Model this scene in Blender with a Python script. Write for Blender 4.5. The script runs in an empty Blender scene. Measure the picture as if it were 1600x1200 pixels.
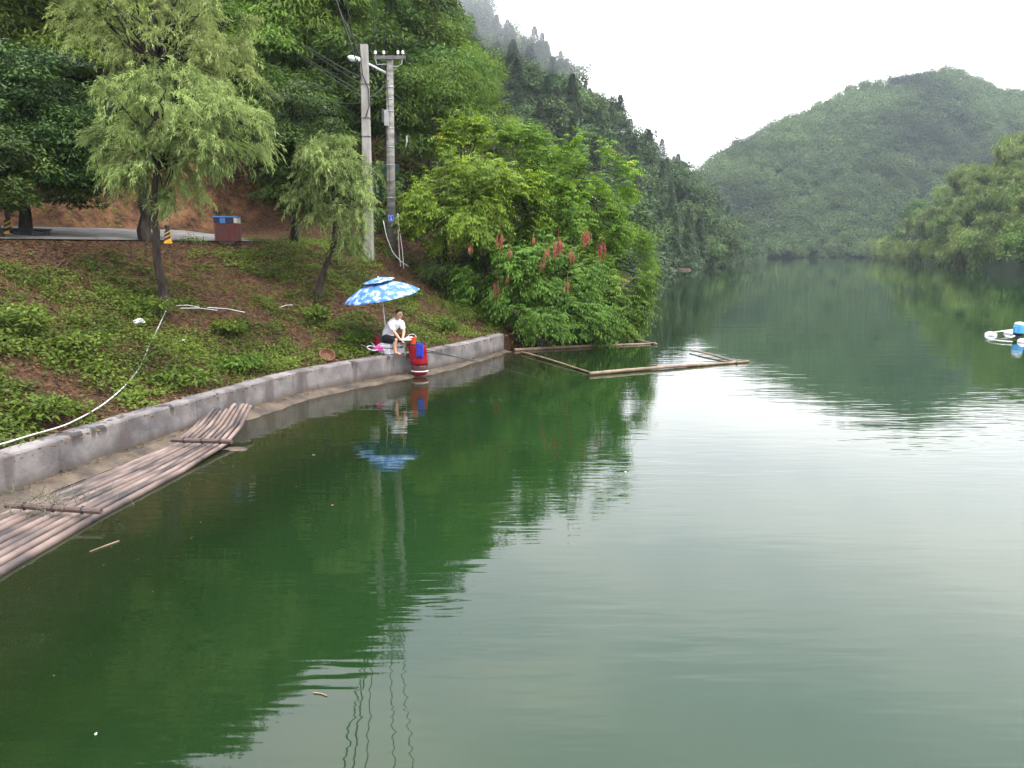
import bpy, math, random
import numpy as np
from mathutils import Vector, Matrix
R = math.radians
SC = bpy.context.scene
COL = SC.collection
# ------------------------------------------------------------------ camera
PITCH = R(9.78); FPX = 1230.0; EYE = 3.2
cam_d = bpy.data.cameras.new('camera'); cam = bpy.data.objects.new('camera', cam_d); COL.objects.link(cam)
cam.location = (0, 0, EYE); cam.rotation_euler = (R(90) - PITCH, 0, 0)
cam_d.sensor_width = 36; cam_d.lens = 36 * FPX / 1600; cam_d.clip_end = 3000; cam_d.clip_start = 0.1
SC.camera = cam
# ------------------------------------------------------------------ world, sun, exposure
SUN_EL, SUN_AZ = R(58), R(115)          # azimuth clockwise from +Y
w = bpy.data.worlds.new('World'); SC.world = w; w.use_nodes = True
nt = w.node_tree; nd = nt.nodes; ln = nt.links
bg = nd['Background']; bg.inputs['Strength'].default_value = 0.1
sky = nd.new('ShaderNodeTexSky'); sky.sky_type = 'NISHITA'; sky.sun_disc = False
sky.sun_elevation = SUN_EL; sky.sun_rotation = SUN_AZ; sky.dust_density = 3.0
tc = nd.new('ShaderNodeTexCoord')
mp = nd.new('ShaderNodeMapping'); mp.inputs['Scale'].default_value = (1.0, 1.0, 3.0)
cn = nd.new('ShaderNodeTexNoise'); cn.inputs['Scale'].default_value = 1.7; cn.inputs['Detail'].default_value = 5; cn.inputs['Roughness'].default_value = .5
cr = nd.new('ShaderNodeValToRGB')
cr.color_ramp.elements[0].position = .38; cr.color_ramp.elements[0].color = (.62, .66, .78, 1)
cr.color_ramp.elements[1].position = .62; cr.color_ramp.elements[1].color = (1, .975, .985, 1)
sx = nd.new('ShaderNodeSeparateXYZ')
mr = nd.new('ShaderNodeMapRange'); mr.inputs[1].default_value = 0; mr.inputs[2].default_value = 1; mr.inputs[3].default_value = 12; mr.inputs[4].default_value = 29.0
ml = nd.new('ShaderNodeVectorMath'); ml.operation = 'SCALE'
mx = nd.new('ShaderNodeMix'); mx.data_type = 'RGBA'; mx.inputs[0].default_value = .88
ln.new(tc.outputs['Generated'], mp.inputs[0]); ln.new(mp.outputs[0], cn.inputs['Vector']); ln.new(cn.outputs['Fac'], cr.inputs[0])
ln.new(tc.outputs['Generated'], sx.inputs[0]); ln.new(sx.outputs['Z'], mr.inputs[0])
ln.new(cr.outputs[0], ml.inputs[0]); ln.new(mr.outputs[0], ml.inputs['Scale'])
ln.new(sky.outputs[0], mx.inputs[6]); ln.new(ml.outputs[0], mx.inputs[7]); ln.new(mx.outputs[2], bg.inputs['Color'])
sd_ = bpy.data.lights.new('sun', 'SUN'); sun = bpy.data.objects.new('sun', sd_); COL.objects.link(sun)
sd_.energy = 1.5; sd_.angle = R(10); sd_.color = (1, .96, .88)
sdir = Vector((math.sin(SUN_AZ) * math.cos(SUN_EL), math.cos(SUN_AZ) * math.cos(SUN_EL), math.sin(SUN_EL)))
sun.rotation_euler = sdir.to_track_quat('Z', 'Y').to_euler()
SC.view_settings.view_transform = 'Standard'; SC.view_settings.look = 'None'; SC.view_settings.gamma = 1
SC.view_settings.exposure = 1.35
SC.cycles.max_bounces = 6; SC.cycles.diffuse_bounces = 3; SC.cycles.transmission_bounces = 3; SC.cycles.volume_bounces = 1
SC.cycles.use_denoising = True
SC.cycles.caustics_reflective = False; SC.cycles.caustics_refractive = False

# ------------------------------------------------------------------ helpers
def tag(o, label=None, cat=None, group=None, kind=None):
    if label: o['label'] = label
    if cat: o['category'] = cat
    if group: o['group'] = group
    if kind: o['kind'] = kind
    return o
def empty(name, loc, label=None, cat=None, group=None, rz=0):
    o = bpy.data.objects.new(name, None); COL.objects.link(o); o.location = loc; o.rotation_euler = (0, 0, rz)
    o.empty_display_size = .2
    return tag(o, label, cat, group)
def unit(a):
    return a / np.maximum(np.linalg.norm(a, axis=-1, keepdims=True), 1e-9)
class MB:
    def __init__(s): s.v = []; s.f = []
    def add(s, vs, fs):
        n = len(s.v); s.v += [tuple(map(float, p)) for p in vs]; s.f += [tuple(i + n for i in f) for f in fs]
    def box(s, c, size, rot=None, taper=1.0, bev=0):
        hx, hy, hz = size[0] / 2, size[1] / 2, size[2] / 2
        vs = []
        for z, k in ((-hz, 1), (hz, taper)):
            for x, y in ((-hx, -hy), (hx, -hy), (hx, hy), (-hx, hy)): vs.append(Vector((x * k, y * k, z)))
        if rot is not None: vs = [rot @ p for p in vs]
        c = Vector(c); vs = [p + c for p in vs]
        s.add(vs, [(3, 2, 1, 0), (4, 5, 6, 7), (0, 1, 5, 4), (1, 2, 6, 5), (2, 3, 7, 6), (3, 0, 4, 7)])
    def tube(s, pts, rad, n=8, cap=True, closed=False):
        pts = [Vector(p) for p in pts]; m = len(pts)
        if not hasattr(rad, '__len__'): rad = [rad] * m
        rings = []; up = Vector((0.13, 0.21, 1))
        prev = None
        for i, p in enumerate(pts):
            if closed: t = pts[(i + 1) % m] - pts[i - 1]
            else: t = pts[min(i + 1, m - 1)] - pts[max(i - 1, 0)]
            t.normalize()
            if prev is None:
                a = t.cross(up)
                if a.length < .15: a = t.cross(Vector((1, 0, 0)))
            else: a = prev - t * prev.dot(t)
            a.normalize(); prev = a; b = t.cross(a)
            rings.append([p + (a * math.cos(2 * math.pi * k / n) + b * math.sin(2 * math.pi * k / n)) * rad[i] for k in range(n)])
        vs = [p for r_ in rings for p in r_]; fs = []
        for i in range(m if closed else m - 1):
            j = (i + 1) % m
            for k in range(n):
                k2 = (k + 1) % n; fs.append((i * n + k, i * n + k2, j * n + k2, j * n + k))
        if cap and not closed:
            fs.append(tuple(range(n - 1, -1, -1))); fs.append(tuple((m - 1) * n + k for k in range(n)))
        s.add(vs, fs)
    def lathe(s, c, prof, n=16, rot=None):
        c = Vector(c); vs = []; fs = []
        for r_, z in prof:
            for k in range(n):
                p = Vector((r_ * math.cos(2 * math.pi * k / n), r_ * math.sin(2 * math.pi * k / n), z))
                if rot is not None: p = rot @ p
                vs.append(p + c)
        for i in range(len(prof) - 1):
            for k in range(n):
                k2 = (k + 1) % n; fs.append((i * n + k, i * n + k2, (i + 1) * n + k2, (i + 1) * n + k))
        fs.append(tuple(range(n - 1, -1, -1))); fs.append(tuple((len(prof) - 1) * n + k for k in range(n)))
        s.add(vs, fs)
    def capsule(s, p0, p1, r0, r1, n=10):
        p0, p1 = Vector(p0), Vector(p1); d = p1 - p0; L = max(d.length, 1e-5); d = d / L
        pts = []; rr = []
        for a in (-80, -50, -25, 0): pts.append(p0 + d * r0 * math.sin(R(a))); rr.append(r0 * math.cos(R(a)))
        for a in (0, 25, 50, 80): pts.append(p1 + d * r1 * math.sin(R(a))); rr.append(r1 * math.cos(R(a)))
        s.tube(pts, rr, n)
    def ball(s, c, r, n=12):
        rx, ry, rz = r if hasattr(r, '__len__') else (r, r, r)
        vs = []; fs = []; m = n // 2 + 1
        c = Vector(c)
        for i in range(m):
            t = math.pi * (i + .02) / (m - 1 + .04)
            for k in range(n):
                a = 2 * math.pi * k / n
                vs.append(c + Vector((rx * math.sin(t) * math.cos(a), ry * math.sin(t) * math.sin(a), rz * math.cos(t))))
        for i in range(m - 1):
            for k in range(n):
                k2 = (k + 1) % n; fs.append((i * n + k, (i + 1) * n + k, (i + 1) * n + k2, i * n + k2))
        fs.append(tuple(range(n))); fs.append(tuple((m - 1) * n + k for k in range(n - 1, -1, -1)))
        s.add(vs, fs)
    def build(s, name, mat, parent=None, smooth=False, loc=None, bevel=0):
        me = bpy.data.meshes.new(name); me.from_pydata(s.v, [], s.f); me.update()
        o = bpy.data.objects.new(name, me); COL.objects.link(o)
        if mat: me.materials.append(mat)
        if parent: o.parent = parent
        if loc is not None: o.location = loc
        if smooth:
            me.polygons.foreach_set('use_smooth', [True] * len(me.polygons))
        if bevel:
            b = o.modifiers.new('bevel', 'BEVEL'); b.width = bevel; b.segments = 2; b.limit_method = 'ANGLE'
        return o
def np_mesh(name, V, F, mat, parent=None, tint=None, smooth=False, extra=None):
    """V (n,3); F (m,k) faces all with k corners"""
    me = bpy.data.meshes.new(name); V = np.asarray(V, np.float32); F = np.asarray(F, np.int32)
    m, k = F.shape
    me.vertices.add(len(V)); me.vertices.foreach_set('co', V.ravel())
    me.loops.add(m * k); me.loops.foreach_set('vertex_index', F.ravel())
    me.polygons.add(m); me.polygons.foreach_set('loop_start', np.arange(0, m * k, k, dtype=np.int32))
    me.polygons.foreach_set('use_smooth', np.full(m, smooth, dtype=bool))
    me.update(calc_edges=True)
    if tint is not None:
        a = me.attributes.new('tint', 'FLOAT', 'FACE'); a.data.foreach_set('value', np.asarray(tint, np.float32))
    if extra:
        for nm, arr in extra.items():
            a = me.attributes.new(nm, 'FLOAT', 'POINT'); a.data.foreach_set('value', np.asarray(arr, np.float32))
    o = bpy.data.objects.new(name, me); COL.objects.link(o); me.materials.append(mat)
    if parent: o.parent = parent
    return o
def leaf_quads(C, D, N, L, W):
    """rhombic leaves: C base points, D direction, N face normal"""
    D = unit(D); S = unit(np.cross(D, N)); Nn = np.cross(S, D)
    L = np.asarray(L)[:, None]; W = np.asarray(W)[:, None]
    a = C; b = C + D * L * .42 + S * W * .5; c = C + D * L - Nn * L * .12; d = C + D * L * .42 - S * W * .5
    V = np.stack([a, b, c, d], 1).reshape(-1, 3)
    F = np.arange(len(V)).reshape(-1, 4)
    return V, F
def rnd_dirs(g, n):
    return unit(g.normal(size=(n, 3)))

# value noise for terrain
_g = np.random.default_rng(5); _NT = _g.random((256, 256))
def vnoise(x, y):
    x = np.asarray(x, float); y = np.asarray(y, float)
    xi = np.floor(x).astype(int); yi = np.floor(y).astype(int); fx = x - xi; fy = y - yi
    fx = fx * fx * (3 - 2 * fx); fy = fy * fy * (3 - 2 * fy)
    a = _NT[xi & 255, yi & 255]; b = _NT[(xi + 1) & 255, yi & 255]; c = _NT[xi & 255, (yi + 1) & 255]; d = _NT[(xi + 1) & 255, (yi + 1) & 255]
    return (a * (1 - fx) + b * fx) * (1 - fy) + (c * (1 - fx) + d * fx) * fy - .5
def fbm(x, y, o=3):
    s = 0; k = 1
    for i in range(o): s = s + vnoise(x * k + 17 * i, y * k + 31 * i) / k; k *= 2
    return s

# pixel of the photo (1600 wide) -> ray
CP, SP = math.cos(PITCH), math.sin(PITCH)
def ray(px, py):
    x = (px - 800) / FPX; u = (600 - py) / FPX
    return np.array([x, CP + u * SP, -SP + u * CP])
def at_y(px, py, Y):
    d = ray(px, py); t = Y / d[1]; return np.array([d[0] * t, Y, EYE + d[2] * t])
def at_z(px, py, z):
    d = ray(px, py); t = (z - EYE) / d[2]; return np.array([d[0] * t, d[1] * t, z])

# ------------------------------------------------------------------ materials
def mat(name, col=(.5, .5, .5), rough=.6, metal=0, spec=.5, col2=None, scale=8, detail=4, bump=0, bscale=None, stretch=(1, 1, 1), ramp=(.35, .65), coords='Object', randcol=0):
    m = bpy.data.materials.new(name); m.use_nodes = True; t = m.node_tree; n = t.nodes; l = t.links
    p = n['Principled BSDF']; p.inputs['Base Color'].default_value = (*col, 1); p.inputs['Roughness'].default_value = rough
    p.inputs['Metallic'].default_value = metal; p.inputs['Specular IOR Level'].default_value = spec
    tc = n.new('ShaderNodeTexCoord'); mp = n.new('ShaderNodeMapping'); mp.inputs['Scale'].default_value = stretch
    l.new(tc.outputs[coords], mp.inputs[0])
    if col2 is not None:
        nz = n.new('ShaderNodeTexNoise'); nz.inputs['Scale'].default_value = scale; nz.inputs['Detail'].default_value = detail; nz.inputs['Roughness'].default_value = .62
        cr = n.new('ShaderNodeValToRGB'); cr.color_ramp.elements[0].position = ramp[0]; cr.color_ramp.elements[1].position = ramp[1]
        cr.color_ramp.elements[0].color = (*col, 1); cr.color_ramp.elements[1].color = (*col2, 1)
        l.new(mp.outputs[0], nz.inputs['Vector']); l.new(nz.outputs['Fac'], cr.inputs[0]); l.new(cr.outputs[0], p.inputs['Base Color'])
    if bump:
        nb = n.new('ShaderNodeTexNoise'); nb.inputs['Scale'].default_value = bscale or scale * 3; nb.inputs['Detail'].default_value = 5
        b = n.new('ShaderNodeBump'); b.inputs['Strength'].default_value = 1; b.inputs['Distance'].default_value = bump
        l.new(mp.outputs[0], nb.inputs['Vector']); l.new(nb.outputs['Fac'], b.inputs['Height']); l.new(b.outputs[0], p.inputs['Normal'])
    return m
def leaf_mat(name, c0, c1, c2=None, trans=.24, rough=.55, spec=.10, obj=.25, c2pos=.97):
    c0 = tuple(v * .48 for v in c0); c1 = tuple(v * .66 for v in c1)
    m = bpy.data.materials.new(name); m.use_nodes = True; t = m.node_tree; n = t.nodes; l = t.links
    p = n['Principled BSDF']; out = n['Material Output']
    at = n.new('ShaderNodeAttribute'); at.attribute_name = 'tint'
    oi = n.new('ShaderNodeObjectInfo')
    cr = n.new('ShaderNodeValToRGB'); e = cr.color_ramp.elements
    e[0].position = 0; e[0].color = (*c0, 1); e[1].position = .9; e[1].color = (*c1, 1)
    if c2 is not None:
        k = e.new(c2pos); k.color = (*c1, 1); k = e.new(min(1, c2pos + .01)); k.color = (*c2, 1)
    l.new(at.outputs['Fac'], cr.inputs[0])
    hs = n.new('ShaderNodeHueSaturation')
    a1 = n.new('ShaderNodeMapRange'); a1.inputs[3].default_value = 1 - obj; a1.inputs[4].default_value = 1 + obj
    a2 = n.new('ShaderNodeMapRange'); a2.inputs[3].default_value = .485; a2.inputs[4].default_value = .515
    mm = n.new('ShaderNodeMath'); mm.operation = 'FRACT'; m2 = n.new('ShaderNodeMath'); m2.operation = 'MULTIPLY'; m2.inputs[1].default_value = 7.31
    l.new(oi.outputs['Random'], a1.inputs[0]); l.new(oi.outputs['Random'], m2.inputs[0]); l.new(m2.outputs[0], mm.inputs[0]); l.new(mm.outputs[0], a2.inputs[0])
    l.new(a1.outputs[0], hs.inputs['Value']); l.new(a2.outputs[0], hs.inputs['Hue']); l.new(cr.outputs[0], hs.inputs['Color'])
    l.new(hs.outputs[0], p.inputs['Base Color']); p.inputs['Roughness'].default_value = rough; p.inputs['Specular IOR Level'].default_value = spec
    tr = n.new('ShaderNodeBsdfTranslucent'); mx = n.new('ShaderNodeMixShader'); mx.inputs[0].default_value = trans
    hb = n.new('ShaderNodeHueSaturation'); hb.inputs['Saturation'].default_value = 1.1; hb.inputs['Value'].default_value = 1.3; hb.inputs['Hue'].default_value = .49
    l.new(hs.outputs[0], hb.inputs['Color']); l.new(hb.outputs[0], tr.inputs[0])
    l.new(p.outputs[0], mx.inputs[1]); l.new(tr.outputs[0], mx.inputs[2]); l.new(mx.outputs[0], out.inputs['Surface'])
    return m
M = {}
M['bark'] = mat('bark', (.03, .023, .018), .9, spec=.15, col2=(.12, .10, .08), scale=9, bump=.02, stretch=(1, 1, .25))
M['bark_dark'] = mat('bark_dark', (.012, .010, .008), .9, spec=.15, col2=(.05, .04, .032), scale=9, bump=.02, stretch=(1, 1, .25))
M['concrete'] = mat('pole_concrete', (.19, .18, .16), .85, spec=.3, col2=(.31, .295, .265), scale=3, bump=.004, bscale=30, stretch=(1, 1, .3))
M['concrete_old'] = mat('pole_concrete_banded', (.10, .10, .088), .9, spec=.3, col2=(.25, .24, .21), scale=5, bump=.006, bscale=20, stretch=(.4, .4, 1.4))
M['metal'] = mat('galvanised_metal', (.35, .36, .37), .45, metal=.7, col2=(.5, .5, .5), scale=12)
M['arm_metal'] = mat('rusty_grey_steel', (.07, .07, .075), .6, metal=.4, col2=(.15, .13, .12), scale=8)
M['metal_dark'] = mat('dark_metal', (.06, .06, .065), .5, metal=.5)
M['porcelain'] = mat('white_porcelain', (.75, .75, .73), .25)
M['white_paint'] = mat('white_paint', (.78, .78, .78), .35, col2=(.6, .6, .58), scale=6)
M['black_wire'] = mat('black_wire', (.012, .012, .013), .5)
M['grey_box'] = mat('grey_meter_box', (.22, .23, .22), .6, col2=(.33, .33, .31), scale=6)
M['blue_sign'] = mat('blue_enamel', (.02, .08, .42), .35)
M['white_pvc'] = mat('white_pvc', (.55, .55, .56), .4, col2=(.40, .38, .35), scale=3)
M['bamboo'] = mat('weathered_bamboo', (.10, .065, .042), .6, spec=.3, col2=(.24, .17, .11), scale=2.5, stretch=(1, 1, 1), bump=.002)
M['twig'] = mat('pale_twig', (.38, .33, .26), .7)
M['black_cloth'] = mat('black_cloth', (.008, .008, .01), .9)
M['white_cloth'] = mat('white_cloth', (.74, .74, .77), .85, bump=.01, bscale=14)
M['skin'] = mat('skin', (.42, .22, .14), .5, col2=(.5, .27, .18), scale=5)
M['hair'] = mat('black_hair', (.006, .005, .005), .6, bump=.006, bscale=60)
M['red_cloth'] = mat('red_net_cloth', (.34, .010, .022), .8, spec=.2, col2=(.20, .006, .014), scale=7, bump=.01, bscale=10)
M['dark_net'] = mat('dark_net', (.03, .02, .018), .8, col2=(.10, .05, .04), scale=60)
M['blue_cloth'] = mat('blue_cloth', (.008, .02, .30), .8, bump=.01, bscale=16)
M['orange'] = mat('orange_plastic', (.5, .06, .015), .4)
M['pink'] = mat('pink_net', (.72, .10, .40), .7, bump=.01, bscale=40)
M['plastic_white'] = mat('white_plastic', (.72, .74, .76), .35, col2=(.6, .62, .64), scale=4)
M['basket'] = mat('basket_brown', (.075, .026, .014), .8, col2=(.16, .06, .03), scale=30)
M['yellow'] = mat('yellow_paint', (.72, .36, .01), .5, col2=(.5, .26, .01), scale=9)
M['black_paint'] = mat('black_paint', (.012, .012, .014), .5)
M['bin_red'] = mat('bin_red_slats', (.11, .028, .022), .6, col2=(.17, .045, .035), scale=10, stretch=(3, 3, .6))
M['bin_blue'] = mat('bin_blue', (.06, .18, .42), .5)
M['bin_navy'] = mat('bin_navy', (.008, .012, .05), .5)
M['bin_cream'] = mat('bin_cream', (.55, .52, .42), .5)
M['stone_dark'] = mat('dark_kerb_stone', (.018, .018, .018), .8, spec=.2, col2=(.045, .045, .045), scale=10, bump=.01)
M['float_blue'] = mat('motor_blue', (.06, .30, .62), .35)
M['float_white'] = mat('float_white', (.68, .66, .72), .4)
M['seed'] = mat('red_brown_seed', (.13, .018, .013), .8, col2=(.25, .05, .03), scale=6)
M['seed_orange'] = mat('orange_brown_seed', (.16, .055, .022), .8, col2=(.28, .11, .045), scale=6)
M['dry_weed'] = mat('dry_weed', (.05, .06, .03), .8, col2=(.13, .12, .075), scale=9)
M['net_green'] = mat('green_net', (.015, .06, .045), .8, col2=(.03, .09, .07), scale=30)
M['brick'] = mat('red_brick', (.16, .055, .035), .9, col2=(.26, .10, .06), scale=7, bump=.01)
M['litter'] = leaf_mat('fallen_leaves', (.035, .02, .010), (.22, .125, .06), trans=.1, obj=0)
M['road'] = mat('road_concrete', (.095, .09, .085), .9, spec=.2, col2=(.16, .155, .145), scale=1.2, bump=.004, bscale=25)
L = {}
L['cover'] = leaf_mat('ground_cover_leaf', (.025, .05, .011), (.17, .265, .036), (.28, .17, .05), obj=0, c2pos=.985)
L['hill'] = leaf_mat('hill_leaf', (.025, .060, .014), (.15, .255, .048), trans=.3)
L['hill_light'] = leaf_mat('light_hill_leaf', (.07, .135, .022), (.24, .36, .06), trans=.32)
L['dark'] = leaf_mat('evergreen_leaf', (.014, .036, .009), (.085, .155, .026), trans=.12, rough=.4, spec=.18)
L['willow'] = leaf_mat('willow_leaf', (.115, .165, .052), (.54, .64, .22), trans=.34, obj=.05)
L['walnut'] = leaf_mat('bright_tree_leaf', (.065, .15, .018), (.28, .46, .052), (.55, .33, .03), trans=.35, obj=.08, c2pos=.988)
L['shrub'] = leaf_mat('shrub_leaf', (.045, .10, .016), (.20, .335, .046), trans=.28, obj=.06)
L['conifer'] = leaf_mat('conifer_needles', (.035, .07, .035), (.14, .21, .10), trans=.12, obj=.3)
L['hill_far'] = leaf_mat('misty_hill_leaf', (.030, .065, .026), (.125, .20, .062), trans=.2, obj=.3)
L['far'] = leaf_mat('far_wood_leaf', (.006, .026, .010), (.125, .215, .068), trans=.10, obj=0)
L['plume'] = leaf_mat('bamboo_leaf', (.06, .12, .03), (.24, .33, .085), trans=.3, obj=.22)

# ------------------------------------------------------------------ terrain
WALL = np.array([(-7.3, -14), (-7.2, -4), (-7.05, 3), (-6.9, 6.5), (-6.66, 9.3), (-6.25, 11.36), (-5.87, 12.86), (-5.40, 14.53), (-4.67, 16.9), (-3.60, 18.7), (-2.88, 19.6), (-2.02, 20.7), (-1.11, 22.5), (-.2, 24.7)])
SHORE_L = np.vstack([WALL, [(.4, 26), (1.3, 29), (3.2, 34), (6.5, 50), (12, 80), (20, 112), (33, 136), (55, 190), (85, 272)]])
SHORE_R = np.array([(85, 272), (104, 284), (124, 272), (89, 183), (74, 130), (62, 95), (58, 60), (62, 20), (66, -40), (-7.3, -40), (-7.3, -14)])
LAKE = np.vstack([SHORE_L, SHORE_R[1:]])
def seg_dist(x, y, P):
    best = np.full(x.shape, 1e9)
    for a, b in zip(P[:-1], P[1:]):
        ab = b - a; t = np.clip(((x - a[0]) * ab[0] + (y - a[1]) * ab[1]) / (ab @ ab), 0, 1)
        best = np.minimum(best, np.hypot(x - a[0] - t * ab[0], y - a[1] - t * ab[1]))
    return best
def inside(x, y, P):
    c = np.zeros(x.shape, bool); n = len(P)
    for i in range(n):
        x1, y1 = P[i]; x2, y2 = P[(i + 1) % n]
        cond = ((y1 > y) != (y2 > y)) & (x < (x2 - x1) * (y - y1) / (y2 - y1 + 1e-12) + x1)
        c ^= cond
    return c
def sm(a, b, x):
    t = np.clip((x - a) / (b - a), 0, 1); return t * t * (3 - 2 * t)
WT = .56
def land(x, y):
    """height, distance to left shore, left flag"""
    x = np.asarray(x, float); y = np.asarray(y, float)
    dl = seg_dist(x, y, SHORE_L); dr = seg_dist(x, y, SHORE_R); ins = inside(x, y, LAKE)
    d = dl
    bank = np.interp(d, [0, .1, .38, 1.0, 5.6, 6.6, 10.6, 11.2, 12.4, 60, 90], [-.2, .1, WT - .05, WT + .12, 3.22, 3.40, 3.66, 4.3, 6.3, 37, 40])
    bank = bank + np.interp(d, [6.6, 10.6, 11.2, 12.4], [0, .13, .10, 0]) * (1 - sm(24, 34, y))
    head = np.interp(d, [0, .6, 3, 12, 30, 60, 90], [-.15, .5, 2.6, 11, 24, 36, 40])
    k = sm(25.5, 35, y + .25 * x)
    h = bank * (1 - k) + head * k
    amp = .10 * sm(.3, 1.5, d) * (1 - sm(5, 6.2, d) * (1 - sm(10.4, 11, d))) + .9 * sm(13, 25, d)
    h = h + amp * 1.6 * fbm(x * .9, y * .9, 3) + 1.1 * sm(10.6, 11.4, d) * (1 - sm(12.4, 14, d)) * fbm(x * 2.1, y * 2.1, 3)
    h = h * (1 - .0 * x)
    back = sm(60, 100, y)
    h = h * (1 - back) + np.minimum(h, .10 * d) * back
    hr = np.interp(dr, [0, 1, 10, 80], [-.2, .4, 3, 5])
    h = np.where(dl <= dr, h, hr)
    hin = -np.minimum(1.6, .25 + .5 * np.minimum(dl, dr))
    return np.where(ins, hin, h), dl, dl <= dr
def hgt(x, y): return float(land(np.array([x]), np.array([y]))[0][0])
def hit(px, py, up=0.0):
    d = ray(px, py); ts = np.arange(4, 140, .04)
    P = d[None] * ts[:, None]; P[:, 2] += EYE
    h = land(P[:, 0], P[:, 1])[0]
    i = np.argmax(P[:, 2] < h)
    p = P[i].copy(); p[2] = float(h[i]) + up; return p
def axis(segs):
    out = []
    for a, b, s in segs: out.append(np.arange(a, b, s))
    return np.concatenate(out + [[segs[-1][1]]])
def ground():
    X = axis([(-900, -200, 70), (-200, -80, 12), (-80, -24, 1.5), (-24, 3, .22), (3, 20, 1), (20, 140, 5), (140, 900, 60)])
    Y = axis([(-300, -40, 30), (-40, -6, 3), (-6, 8, .6), (8, 34, .22), (34, 90, 1.2), (90, 300, 6), (300, 1200, 60)])
    gx, gy = np.meshgrid(X, Y); h, d, lf = land(gx.ravel(), gy.ravel())
    V = np.stack([gx.ravel(), gy.ravel(), h], 1); nx, ny = len(X), len(Y)
    i = np.arange(nx * ny).reshape(ny, nx)
    F = np.stack([i[:-1, :-1], i[:-1, 1:], i[1:, 1:], i[1:, :-1]], -1).reshape(-1, 4)
    cut = sm(10.3, 10.7, d) * (1 - sm(12.6, 14, d)) * lf
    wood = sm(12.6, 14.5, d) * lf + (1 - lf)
    m = bpy.data.materials.new('soil'); m.use_nodes = True; t = m.node_tree; n = t.nodes; l = t.links; p = n['Principled BSDF']; p.inputs['Roughness'].default_value = .95
    p.inputs['Specular IOR Level'].default_value = .08
    tc = n.new('ShaderNodeTexCoord')
    def ramp(c0, c1, sc, a=.35, b=.65, det=6):
        z = n.new('ShaderNodeTexNoise'); z.inputs['Scale'].default_value = sc; z.inputs['Detail'].default_value = det; z.inputs['Roughness'].default_value = .7
        c = n.new('ShaderNodeValToRGB'); c.color_ramp.elements[0].position = a; c.color_ramp.elements[1].position = b
        c.color_ramp.elements[0].color = (*c0, 1); c.color_ramp.elements[1].color = (*c1, 1)
        l.new(tc.outputs['Object'], z.inputs['Vector']); l.new(z.outputs['Fac'], c.inputs[0]); return c
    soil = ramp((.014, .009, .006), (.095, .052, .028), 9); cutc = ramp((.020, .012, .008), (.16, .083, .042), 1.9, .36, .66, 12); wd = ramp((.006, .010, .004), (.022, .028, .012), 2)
    ac = n.new('ShaderNodeAttribute'); ac.attribute_name = 'cut'; aw = n.new('ShaderNodeAttribute'); aw.attribute_name = 'wood'
    m1 = n.new('ShaderNodeMix'); m1.data_type = 'RGBA'; m2 = n.new('ShaderNodeMix'); m2.data_type = 'RGBA'
    l.new(ac.outputs['Fac'], m1.inputs[0]); l.new(soil.outputs[0], m1.inputs[6]); l.new(cutc.outputs[0], m1.inputs[7])
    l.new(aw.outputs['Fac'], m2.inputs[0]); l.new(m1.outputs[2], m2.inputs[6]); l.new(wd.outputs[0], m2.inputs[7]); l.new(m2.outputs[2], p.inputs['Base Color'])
    nb = n.new('ShaderNodeTexNoise'); nb.inputs['Scale'].default_value = 9; nb.inputs['Detail'].default_value = 8; b = n.new('ShaderNodeBump'); b.inputs['Distance'].default_value = .12
    l.new(tc.outputs['Object'], nb.inputs['Vector']); l.new(nb.outputs['Fac'], b.inputs['Height']); l.new(b.outputs[0], p.inputs['Normal'])
    o = np_mesh('ground', V, F, m, smooth=True, extra={'cut': cut, 'wood': wood}); o['kind'] = 'structure'
ground()

def offset_line(P, d, y0=-1e9, y1=1e9, step=.5):
    """points along polyline P (resampled) shifted d to the land side (left of travel)"""
    seg = np.hypot(*np.diff(P, axis=0).T); s = np.concatenate([[0], np.cumsum(seg)]); t = np.arange(0, s[-1] + .01, step)
    x = np.interp(t, s, P[:, 0]); y = np.interp(t, s, P[:, 1])
    k = np.array([.06, .25, .38, .25, .06])
    for _ in range(2):
        x = np.convolve(np.pad(x, 2, mode='edge'), k, 'valid'); y = np.convolve(np.pad(y, 2, mode='edge'), k, 'valid')
    tx = np.gradient(x); ty = np.gradient(y); n = np.hypot(tx, ty); q = np.stack([x - ty / n * d, y + tx / n * d], 1)
    return q[(y >= y0) & (y <= y1)], t[(y >= y0) & (y <= y1)]

def strip(name, ds, zf, m, y0=-14, y1=24.8, step=.25, kind='structure', close=False, P=WALL):
    rows = [offset_line(P, d, y0, y1, step)[0] for d in ds]
    n = min(len(r_) for r_ in rows); V = []
    for j, r_ in enumerate(rows):
        r_ = r_[:n]; V.append(np.column_stack([r_, zf(j, r_)]))
    V = np.stack(V, 1); k = len(ds); i = np.arange(n * k).reshape(n, k)
    F = np.stack([i[:-1, :-1], i[:-1, 1:], i[1:, 1:], i[1:, :-1]], -1).reshape(-1, 4)
    if close:
        c = np.stack([i[:-1, -1], i[:-1, 0], i[1:, 0], i[1:, -1]], -1); F = np.vstack([F, c])
    o = np_mesh(name, V.reshape(-1, 3), F, m)
    if kind: o['kind'] = kind
    return o
# road along the top of the bank
rd = np.linspace(6.5, 10.35, 8)
strip('road', rd, lambda j, r_: land(r_[:, 0], r_[:, 1])[0] * 0 + np.interp(rd[j], [0, 5.6, 6.6, 10.6], [0, 3.22, 3.40, 3.66]) + np.interp(rd[j], [6.6, 10.6], [0, .13]) * (1 - sm(24, 34, r_[:, 1])) + .035, M['road'], y0=-14, y1=21, step=.5)
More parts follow.
